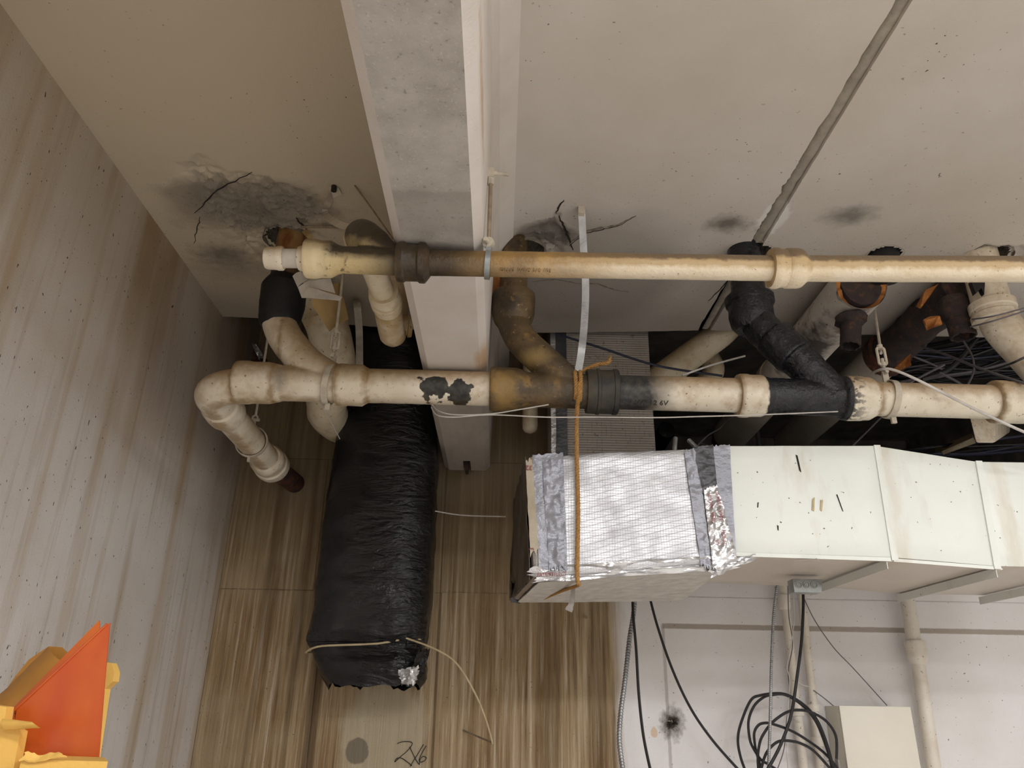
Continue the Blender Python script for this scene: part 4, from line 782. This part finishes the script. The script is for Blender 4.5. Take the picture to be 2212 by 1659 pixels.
def cut_stub(p0, p1, r, m, par, rag=.006):
    T = (V(p1) - V(p0)); L = T.length; T.normalize(); u = T.orthogonal().normalized(); w_ = T.cross(u); n = 30; vv = []
    P_ = [(0, r * 1.2), (.12, r * 1.25), (.2, r * 1.05), (.6, r), (1, r), (1, r * .84), (.5, r * .8)]
    for t, rr in P_:
        for s in range(n): a = 2 * math.pi * s / n; d = u * math.cos(a) + w_ * math.sin(a); vv.append(V(p0) + T * (L * t + (rag * noise.noise(d * 4 + V((r * 9, 1, 0))) if t == 1 else 0)) + d * rr * (1 + .05 * noise.noise((V(p0) + T * t) * 20 + d * 2)))
    k = len(P_); return MB().add(vv, [(i * n + s, i * n + (s + 1) % n, (i + 1) * n + (s + 1) % n, (i + 1) * n + s) for i in range(k - 1) for s in range(n)] + [tuple(reversed(range((k - 1) * n, k * n)))]).build('cut_stub', m, par)
s0 = PY(1838, 692, 2.53); cut_stub(s0, PY(1837, 748, 2.53), .037, M['rust2'], bp)
MB().lathe(s0 + V((0, 0, .02)), s0 - V((0, 0, .018)), [(0, .05), (.3, .058), (.8, .054), (1, .04)], 26, .012, 40).build('rust_crust', M['rust2'], bp)
MB().ring(V((e0.x, 3.36, e0.z)), (0, 1, 0), rI - .002, rI + .006, .07, 36).build('jacket_band', M['tanp'], bp)
# rusty pipe, running back
rp_ = thing('rusty_pipe', 'bare brown rusted pipe with flaking orange insulation and a large cut stub', 'pipe', PY(2000, 720, 2.8))
e1_ = PY(2070, 614, 2.53) - V((0, 0, .022)); MB().tube(lin(e1_ + V((0, -.02, 0)), VP(e1_, 3.15), 22), .078, 30, .012, 16).build('iron_pipe', M['rust2'], rp_)
MB().tube(lin(VP(e1_, 3.1), VP(e1_, 4.4), 10), .088, 30, .002).build('pipe_jacket', mj.m, rp_); MB().ring(VP(e1_, 3.12), (0, 1, 0), .08, .1, .06, 36).build('jacket_band', M['rust'], rp_)
s0 = PY(2066, 668, 2.52); cut_stub(s0, PY(2082, 728, 2.52), .045, M['rust2'], rp_, .008)
MB().lathe(s0 + V((0, 0, .035)), s0 - V((.008, 0, .05)), [(0, .06), (.3, .064), (.7, .06), (1, .045)], 28, .012, 40).build('rust_crust', M['rust2'], rp_)
vv = [(2098, 607), (2128, 607), (2126, 636), (2120, 622), (2108, 634)]
MB().prism([PY(a, b, 2.36) for a, b in vv], (0, .02, 0)).build('torn_lining', M['rubber'], rp_, smooth=False)
def flake(pl, Y, name, par, m, th=.008): return MB().prism([PY(a, b, Y + (.03 if i % 2 else 0)) for i, (a, b) in enumerate(pl)], (0, th, 0)).build(name, m, par, smooth=False)
flake([(1995, 690), (2010, 683), (2030, 682), (2036, 700), (2018, 706), (2004, 712), (2000, 700)], 2.42, 'foam_flake', rp_, M['orange'])
flake([(1930, 799), (1945, 780), (1968, 764), (1964, 778), (1970, 788), (1955, 794), (1945, 800)], 2.72, 'foam_flake', rp_, M['orange'])
flake([(2000, 625), (2018, 618), (2028, 612), (2010, 640), (1990, 665), (1980, 660)], 2.5, 'foam_flake', rp_, M['orange'])
# pale pipe crossing near the slab edge, and a stub behind it
pp = thing('pale_pipe', 'pale pipe slanting from the slab edge down behind the sooty coupling length', 'pipe', PY(1480, 780, 3.2))
MB().tube(fil([PY(1604, 640, 3.16), PY(1578, 705, 3.16), PY(1400, 836, 3.3)], .09, 8), .066, 26).build('pipe_length', M['tanp'], pp)
MB().tube(fil([PY(1530, 770, 3.4), PY(1548, 800, 3.4), PY(1500, 850, 3.5)], .05, 6), .05, 22).build('elbow_fitting', M['tanp'], pp)
st_ = thing('hanging_stub', 'short pale pipe stub with rounded end beside the riser duct', 'pipe', PY(1144, 935, 3.3)); b_ = PY(1145, 920, 3.3)
MB().lathe(V((b_.x, b_.y, b_.z - .035)), V((b_.x, b_.y, 3.2)), [(0, .008), (.02, .026), (.05, .034), (.1, .036), (1, .036)], 24).build('pipe_length', M['tanp'], st_)
pb = thing('pale_box', 'pale boxed metal channel hanging in the dark beyond the ring hanger', 'box', PY(2120, 950, 3.3))
crbox('channel_body', [PY(2108, 957, 3.3), PY(2150, 957, 3.3), PY(2182, 935, 3.9), PY(2150, 940, 3.9), PY(2092, 892, 3.3), PY(2150, 900, 3.3), PY(2182, 900, 3.9), PY(2150, 890, 3.9)], M['cream'], pb, .01, 0, 0)
cn = thing('pale_cone', 'pale slanted sheet lying on the dark ledge under the boxed channel', 'sheet', PY(2070, 960, 3.6)); MB().hexa([PY(2030, 985, 3.7), PY(2108, 957, 3.5), PY(2104, 945, 3.6), PY(2020, 975, 3.9), PY(2028, 978, 3.7), PY(2102, 945, 3.5), PY(2098, 936, 3.6), PY(2020, 968, 3.9)]).build('sheet_body', M['tanp'], cn)
vc = PY(1441, 928, 4.4); t = thing('round_cap', 'black pipe end seen in the dark opening beside the riser duct', 'cap', vc - V((0, 0, .05))); MB().lathe(vc, vc + V((0, 3.12, 0)), [(0, .03), (.002, .05), (.006, .055), (1, .055)], 28).build('cap_body', M['rubber'], t)
gp_ = thing('grey_conduit', 'thin grey conduit upright in the dark opening above the metal duct', 'conduit', PY(1640, 960, 4.6)); MB().tube([PY(1636, 930, 4.6), V((PY(1640, 960, 4.6).x, 4.6, 2.715))], .014, 14).build('conduit_length', M['zinc'], gp_)
for px, lab in ((((1459, 946), (1457, 975)), 'short ribbed conduit rising from the foil duct beneath the round black cap'), (((1487, 950), (1512, 975)), 'slanting ribbed conduit entering the taped joint of the foil duct')):
    P_ = lin(PY(*px[0], 2.75), PY(*px[1], 2.72), 26); tag(MB().tube(P_, [.0075 + .0018 * (i % 2) for i in range(27)], 12).build('ribbed_conduit', M['steel']), lab, 'conduit')
# ------------------------------------------------------------------ cables
def cable(lab, pts, r, m, name='cable', grp=None, n=10): return tag(MB().tube(spl(pts, n), r, 8).build(name, M[m]), lab, 'cable', grp)
cable('thin white wire strung from the beam along the thick pipe to the tarred wye', [PY(932, 880, 2.36), PY(945, 897, 2.30), PY(985, 901, 2.28), PY(1060, 896, 2.28), PY(1180, 901, 2.28), PY(1280, 901, 2.3), PY(1420, 902, 2.3), PY(1500, 900, 2.3), PY(1640, 896, 2.29), PY(1810, 889, 2.29)], .0021, 'wcable', 'wire')
cable('thin white wire rising from the beam to the underside of the sooty wye', [PY(932, 872, 2.36), PY(948, 888, 2.30), PY(985, 896, 2.28), PY(1060, 894, 2.28), PY(1120, 885, 2.29), PY(1185, 874, 2.30)], .0021, 'wcable', 'wire')
cable('thin pale wire from the black wrapped duct to the side of the foil duct', [PY(940, 1104, 3.2), PY(1000, 1113, 3.2), PY(1092, 1116, 3.1)], .0028, 'wcable', 'wire')
cable('thin wire leaning down beside the black wrapped duct', [PY(690, 865, 2.9), PY(712, 905, 2.95), PY(734, 948, 3.08)], .002, 'wcable', 'wire')
cable('dark blue cable crossing in front of the riser duct', [PY(1205, 722, 3.08), PY(1300, 752, 3.06), PY(1420, 790, 3.06), PY(1560, 812, 3.06)], .0055, 'bcable')
cable('pale wire slanting from the sooty pipe length to the tarred branch', [PY(1474, 811, 2.42), PY(1540, 788, 2.5), PY(1609, 769, 2.6)], .0035, 'wcable', 'wire')
cable('white cable drooping across the front of the pale pipe end', [PY(1884, 806, 2.42), PY(1904, 798, 2.33), PY(1930, 799, 2.3), PY(1985, 822, 2.27), PY(2070, 866, 2.26), PY(2150, 905, 2.24), PY(2230, 940, 2.2), PY(2300, 960, 2.2)], .0045, 'wcable')
cable('grey white cable slanting past the cut stub to the last hub', [PY(1982, 746, 2.9), PY(2040, 765, 2.75), PY(2120, 797, 2.5), PY(2225, 832, 2.25), PY(2300, 850, 2.2)], .005, 'gcable')
cable('grey cable hanging in an arc under the large cut stub', [PY(2080, 735, 2.9), PY(2098, 765, 2.85), PY(2104, 790, 2.8), PY(2100, 812, 2.78), PY(2090, 832, 2.75)], .004, 'gcable')
cable('black cable looping around the white branch of the last wye', [PY(2110, 800, 2.9), PY(2150, 797, 2.5), PY(2185, 785, 2.33), PY(2230, 764, 2.3)], .004, 'cable')
for i, pl in enumerate(([(2100, 690), (2150, 682), (2225, 662)], [(2096, 706), (2150, 692), (2225, 668)])): cable(('upper', 'lower')[i] + ' of two thin grey wires wrapped around the hub of the white branch', [PY(a, b, 2.32 + .1 * (j == 0)) for j, (a, b) in enumerate(pl)], .0028, 'gcable', 'wire')
for i in range(44):
    x0 = random.uniform(1930, 2010); y0 = random.uniform(752, 822); x1_ = random.uniform(2180, 2330); y1 = y0 + random.uniform(-95, 25); Y0 = random.uniform(3.3, 4.6); mc = random.choice(['cable', 'cable', 'gcable', 'cable', 'bcable'])
    nmc = {'cable': 'black', 'gcable': 'grey', 'bcable': 'dark blue'}[mc]
    cable('loose ' + nmc + ' cable in the tangle behind the cut stubs above the thick pipe', [PY(x0 - 90, y0 + random.uniform(0, 25), Y0 + .2), PY(x0, y0, Y0), PY((x0 + x1_) / 2, (y0 + y1) / 2 + random.uniform(0, 18), Y0), PY(x1_, y1, Y0 - .1), PY(x1_ + 150, y1 - 20, Y0)], random.uniform(.004, .009), mc, 'cable', nmc + ' cables tangled in the dark opening', 5)
for i, (pl, Y0) in enumerate((([(1950, 835), (2000, 808), (2040, 788)], 3.0), ([(2030, 805), (2068, 825), (2100, 848)], 2.9), ([(1968, 768), (2010, 785), (2040, 800)], 3.2), ([(1990, 820), (2060, 790), (2130, 700)], 3.1))):
    cable(('pale loose cable rising behind the turnbuckle', 'pale loose cable falling behind the pale pipe end', 'thin pale cable behind the orange flake', 'black cable climbing steeply towards the white branch')[i], [PY(a, b, Y0) for a, b in pl], .005 if i < 3 else .012, 'gcable' if i < 3 else 'cable')
for i in range(6):
    y0 = 958 + i * 7; cable('loose dark cable lying on the ledge behind the metal duct', [PY(1880 + 30 * i, y0 + 25, 3.9), PY(2010, y0 + random.uniform(-10, 8), 3.7), PY(2120, y0 - random.uniform(0, 18), 3.7), PY(2300, y0 - random.uniform(15, 45), 3.7)], .007, random.choice(['cable', 'bcable']), 'cable', 'cables lying on the ledge', 6)
for i, pl in enumerate(([(1448, 935, 4.4), (1500, 952, 3.6), (1545, 968, 3.0)], [(1606, 895, 3.75), (1575, 905, 3.7), (1555, 925, 3.5), (1530, 940, 3.3), (1500, 969, 3.0)], [(1930, 875, 2.42), (1870, 935, 2.9), (1830, 975, 3.0)])):
    cable(('thin dark wire from the round black cap to the metal duct', 'thin dark wire arching beside the jacketed pipe in the opening', 'thin grey wire slanting in the dark beyond the ring hanger')[i], [PY(*p_) for p_ in pl], .003, 'gcable', 'wire')
# ------------------------------------------------------------------ pipes, boxes and cables on the white wall
def riser(name, lab, parts, grp=None):
    t = thing(name, lab, 'pipe', parts[-1][1][-1]); 
    for nm_, P_, r_, m_ in parts: MB().lathe(P_[0], P_[1], r_, 26).build(nm_, M[m_], t) if isinstance(r_, list) else MB().tube(P_, r_, 22).build(nm_, M[m_], t)
    return t
WP = lambda x, y, d=.05: PY(x, y, YW - d)
riser('wall_pipe', 'slim painted pipe on the white wall, first right of the ribbed conduit', [('collar', (WP(1693, 1285), WP(1695, 1317)), [(0, .019), (0, .026), (.2, .027), (.8, .027), (1, .023)], 'pale'), ('collar', (WP(1722, 1532), WP(1724, 1546)), [(0, .02), (0, .026), (1, .026), (1, .02)], 'pale'), ('pipe_length', [WP(1689, 1250), WP(1738, 1670)], .0185, 'pale')])
riser('wall_pipe', 'slim painted pipe on the white wall, beside the electrical box cable', [('collar', (WP(1757, 1522), WP(1759, 1537)), [(0, .018), (0, .024), (1, .024), (1, .018)], 'pale'), ('clamp_band', (WP(1765, 1592), WP(1767, 1612)), [(0, .02), (0, .024), (1, .024), (1, .02)], 'pale'), ('pipe_length', [WP(1727, 1250), WP(1774, 1670)], .0175, 'pale')])
def bolt(a, b, par, nm_='clamp_bolt', r=.004): MB().tube([a, b], r, 8).build(nm_, M['zinc'], par)
riser('wall_pipe', 'thicker painted pipe with a wide hub on the white wall beside the ivory cabinet', [('pipe_hub', (WP(1975, 1384, .07), WP(1985, 1436, .07)), [(0, .028), (0, .043), (.1, .045), (.3, .042), (.62, .042), (.72, .041), (.95, .031), (1, .028)], 'pale'), ('pipe_length', [WP(1953, 1240, .07), WP(1974, 1388, .07)], .0305, 'pale'), ('pipe_length', [WP(1982, 1424, .07), WP(2022, 1690, .07)], .0285, 'pale')])
cb = thing('wall_cabinet', 'ivory metal cabinet mounted on the white wall by the cable coil', 'cabinet', PY(1905, 1700, YW - .08))
a, b = PY(1812, 1525, 3.38), PY(1966, 1527, 3.38); lo = PY(1900, 1760, 3.38).z
crbox('cabinet_body', [V((a.x, 3.39, lo)), V((b.x, 3.39, lo)), V((b.x, YW, lo)), V((a.x, YW, lo)), V((a.x, 3.39, a.z)), V((b.x, 3.39, a.z)), V((b.x, YW, a.z)), V((a.x, YW, a.z))], M['box'], cb, .003, 0, 0)
crbox('door', [V((a.x + .0, 3.376, lo)), V((b.x, 3.376, lo)), V((b.x, 3.388, lo)), V((a.x, 3.388, lo)), V((a.x, 3.376, a.z + .002)), V((b.x, 3.376, a.z + .002)), V((b.x, 3.388, a.z + .002)), V((a.x, 3.388, a.z + .002))], M['box'], cb, .003, 0, 0)
MB().box(PY(1803, 1640, 3.42), PY(1822, 1700, 3.39)).build('side_clip', M['dull'], cb)
eb = thing('electrical_box', 'galvanised electrical box with three round knockouts under the rear edge of the metal duct', 'electrical box', PY(1745, 1280, 3.0))
EY = 2.74; a, b, d_, e_ = PY(1706, 1250, EY + .055), PY(1776, 1250, EY), PY(1775, 1277, EY), PY(1716, 1279, EY); f0 = PY(1712, 1250, EY)
crbox('box_body', [e_, V((d_.x, EY, e_.z)), V((d_.x, EY + .055, e_.z)), V((e_.x, EY + .055, e_.z)), f0, V((b.x, EY, f0.z)), V((b.x, EY + .055, f0.z)), V((f0.x, EY + .055, f0.z))], M['zinc'], eb, .002, 0, 0)
for x in (1725, 1742, 1759):
    p_ = PY(x, 1263.5, EY - .001); MB().ring(p_, (0, 1, 0), .0092, .0122, .006, 24).build('knockout', M['steel'], eb); MB().tube([p_ + V((0, .002, 0)), p_ - V((0, .002, 0))], .0075, 20).build('knockout', M['zinc'], eb)
def ribbed(lab, pts, r, pitch, grp=None):
    P = spl(pts, 16); L = sum((b - a).length for a, b in zip(P, P[1:])); n = int(L / pitch * 4); acc = [0]
    for a, b in zip(P, P[1:]): acc.append(acc[-1] + (b - a).length)
    Q = []; j = 0
    for i in range(n + 1):
        d = L * i / n
        while j < len(acc) - 2 and acc[j + 1] < d: j += 1
        Q.append(P[j].lerp(P[j + 1], (d - acc[j]) / max(1e-9, acc[j + 1] - acc[j])))
    return tag(MB().tube(Q, [r * (1, 1.14, 1.14, .92)[i % 4] for i in range(n + 1)], 10).build('flexible_conduit', M['steel']), lab, 'conduit')
G = lambda pl, Y: [PY(a, b, Y) for a, b in pl]
ribbed('wider ribbed metal conduit hanging from the foil duct beside two black cables', G([(1374, 1270), (1368, 1330), (1360, 1380), (1350, 1470), (1341, 1540), (1338, 1600), (1346, 1665)], 3.3), .0095, .011)
ribbed('thin ribbed metal conduit hanging from the metal duct down through the cable coil', G([(1679, 1262), (1671, 1330), (1666, 1440), (1664, 1540), (1660, 1660)], 3.3), .0058, .008)
cable('black cable hanging straight beside the wider ribbed conduit', G([(1366, 1268), (1368, 1330), (1374, 1400), (1380, 1500), (1390, 1590), (1406, 1668)], 3.26), .0058, 'cable')
cable('black cable slanting down the white wall from the foil duct', G([(1401, 1280), (1420, 1352), (1452, 1445), (1492, 1530), (1540, 1600), (1600, 1668)], 3.34), .0055, 'cable')
cable('black cable hanging from the electrical box into the coil', G([(1735, 1275), (1735, 1320), (1731, 1390), (1722, 1460), (1710, 1540), (1690, 1600), (1668, 1645), (1640, 1690)], 3.2), .0062, 'cable')
co = thing('cable_coil', 'loose coil of black cable hung on the white wall beside the ivory cabinet', 'cable coil', PY(1700, 1660, 3.4))
L1 = [(1612, 1670), (1600, 1636), (1594, 1600), (1600, 1564), (1621, 1514), (1643, 1502), (1686, 1498), (1715, 1508), (1744, 1529), (1766, 1557), (1784, 1600), (1797, 1645), (1806, 1680)]
L2 = [(1680, 1664), (1658, 1650), (1643, 1640), (1626, 1614), (1619, 1593), (1617, 1557), (1629, 1525), (1650, 1506), (1669, 1501), (1692, 1500), (1716, 1511), (1742, 1532), (1763, 1560), (1780, 1600), (1794, 1645), (1800, 1690)]
L3 = [(1640, 1680), (1637, 1640), (1640, 1610), (1648, 1588), (1669, 1560), (1701, 1538), (1730, 1534), (1758, 1541), (1787, 1560), (1806, 1592), (1807, 1640)]
L4 = [(1646, 1675), (1640, 1645), (1633, 1622), (1629, 1586), (1637, 1568), (1650, 1562), (1669, 1564), (1708, 1578), (1744, 1599), (1780, 1626), (1806, 1656), (1822, 1690)]
L5 = [(1643, 1668), (1650, 1640), (1660, 1620), (1679, 1603), (1701, 1600), (1730, 1606), (1760, 1624), (1800, 1668)]
for L_, y_ in ((L1, 3.36), (L2, 3.375), (L3, 3.34), (L4, 3.39), (L5, 3.325)): MB().tube(spl(G(L_, y_), 8), .0055, 8).build('loop', M['cable'], co)
h_ = PY(1662, 1672, 3.3); MB().lathe(h_ + V((0, 0, -.02)), h_, [(0, .02), (0, .045), (1, .045), (1, .03)], 28).build('coil_hook', M['rubber'], co)
for lab, pl, Y0, m_ in (('thin grey wire twisting down beside the slim wall pipes', [(1702, 1262), (1704, 1330), (1712, 1390), (1703, 1450), (1706, 1500), (1699, 1560), (1693, 1620), (1676, 1670)], 3.38, 'gcable'), ('thin white wire twisting down beside the slim wall pipes', [(1713, 1275), (1715, 1340), (1708, 1400), (1700, 1440), (1706, 1470), (1702, 1540), (1699, 1600), (1703, 1670)], 3.37, 'wcable'),
        ('thin grey wire slanting from the electrical box down to the ivory cabinet', [(1737, 1293), (1760, 1340), (1800, 1398), (1840, 1440), (1880, 1484), (1916, 1524)], 3.46, 'gcable'), ('short thin wire from the slim wall pipe to the corner of the ivory cabinet', [(1757, 1491), (1780, 1508), (1809, 1532)], 3.46, 'gcable'), ('short white wire tied between the two slim wall pipes', [(1722, 1472), (1735, 1480), (1748, 1483)], 3.42, 'wcable')):
    cable(lab, G(pl, Y0), .0022, m_, 'wire')
# ------------------------------------------------------------------ papers standing by the left wall
cf = thing('storage_crate', 'tall carton below the papers', 'carton', V((-.78, 1.2, 0)))
crbox('carton_body', [V((-1.1, 1.05, 0)), V((-.6, 1.05, 0)), V((-.6, 1.4, 0)), V((-1.1, 1.4, 0)), V((-1.1, 1.05, 1.30)), V((-.6, 1.05, 1.30)), V((-.6, 1.4, 1.30)), V((-1.1, 1.4, 1.30))], M['brownp'], cf, .004, 0, 0)
MB().box((-.86, 1.048, .9), (-.84, 1.4, 1.303)).build('carton_tape', M['tan'], cf, smooth=False)
def down(px, Y, z=1.303): p_ = PY(*px, Y); return V((p_.x, Y, z))
of = thing('orange_sleeve', 'folded translucent orange plastic sleeve standing by the streaked wall', 'sleeve', down((120, 1640), 1.2))
f_ = [PY(237, 1345, 1.20), PY(226, 1470, 1.2), PY(211, 1660, 1.2), down((205, 1700), 1.2), down((40, 1700), 1.2), PY(34, 1600, 1.2), PY(31, 1535, 1.2)]
MB().prism(f_, (0, .0025, 0)).build('front_sheet', M['orangef'], of, smooth=False)
b_ = [PY(214, 1340, 1.24), PY(218, 1400, 1.24), PY(200, 1660, 1.24), down((195, 1700), 1.24), down((26, 1700), 1.24), PY(22, 1535, 1.24)]
MB().prism(b_, (0, .0025, 0)).build('back_sheet', M['orangef'], of, smooth=False)
MB().add([f_[6], b_[5], b_[4], f_[4], f_[6] + V((.003, 0, 0)), b_[5] + V((.003, 0, 0)), b_[4] + V((.003, 0, 0)), f_[4] + V((.003, 0, 0))], [(0, 1, 2, 3), (7, 6, 5, 4), (0, 4, 5, 1), (1, 5, 6, 2), (2, 6, 7, 3), (3, 7, 4, 0)]).build('folded_edge', M['orangef'], of, smooth=False)
MB().tube(lin(f_[0].lerp(f_[6], .0) + V((-.003, -.001, -.002)), f_[6] + V((0, -.001, 0)), 4), .0018, 6).build('folded_edge', M['orangef'], of)
be = thing('brown_envelope', 'brown paper bag with a rolled open mouth behind the orange sleeve', 'paper bag', down((60, 1660), 1.32))
EV = [(-30, 1560), (5, 1502), (32, 1462), (62, 1425), (105, 1396), (132, 1398), (146, 1412), (250, 1660), (-40, 1660)]
MB().prism([PY(*p_, 1.34) for p_ in EV[:7]] + [down((240, 1690), 1.34), down((-40, 1690), 1.34)], (0, .004, 0)).build('back_sheet', M['brownp'], be, smooth=False)
MB().patch([PY(-20, 1520, 1.31), PY(105, 1397, 1.335), PY(140, 1432, 1.29), PY(0, 1560, 1.27)], 14, 10, .002, 20, .003, out=(0, -1, 0), fn=lambda u, v: .012 * math.sin(v * 3.1) + .003 * noise.noise(V((u * 5, v * 3, 0)))).build('rolled_mouth', M['brownp'], be)
MB().prism([PY(206, 1428, 1.30), PY(240, 1432, 1.30), PY(247, 1452, 1.30), PY(244, 1472, 1.30), PY(226, 1488, 1.30), down((215, 1690), 1.3), down((180, 1690), 1.3)], (0, .02, 0)).build('side_gusset', M['yellow'], be, smooth=False)
y1_ = thing('yellow_envelope', 'yellow padded envelope at the frame edge with its flap folded out over the orange sleeve', 'envelope', down((10, 1660), 1.16))
MB().prism([PY(-40, 1520, 1.16), PY(14, 1527, 1.16), PY(9, 1560, 1.16), PY(44, 1580, 1.16), PY(29, 1662, 1.16), down((28, 1700), 1.16), down((-50, 1700), 1.16)], (0, .018, 0)).build('envelope_body', M['yellow'], y1_, smooth=False)
MB().patch([PY(6, 1552, 1.155), PY(70, 1560, 1.14), PY(86, 1572, 1.13), PY(10, 1578, 1.15)], 12, 6, .002, 30, .003, out=(0, -1, .3), fn=lambda u, v: .006 * math.sin(v * 3)).build('flap', M['yellow'], y1_)
y2_ = thing('yellow_envelope', 'yellow padded envelope lying with torn end below the orange sleeve', 'envelope', down((130, 1680), 1.12))
MB().hexa([down((42, 1690), 1.10, 1.303), down((232, 1690), 1.10, 1.303), down((232, 1690), 1.185, 1.303), down((42, 1690), 1.185, 1.303), PY(46, 1640, 1.10), PY(233, 1645, 1.10), PY(226, 1636, 1.185), PY(66, 1630, 1.185)]).build('envelope_body', M['yellow'], y2_, smooth=False)
MB().patch([PY(60, 1629, 1.097), PY(130, 1630, 1.10), PY(140, 1640, 1.095), PY(44, 1646, 1.095)], 16, 5, .005, 40, .002, out=(0, -.5, 1), edge=.2).build('torn_end', M['yellow'], y2_)
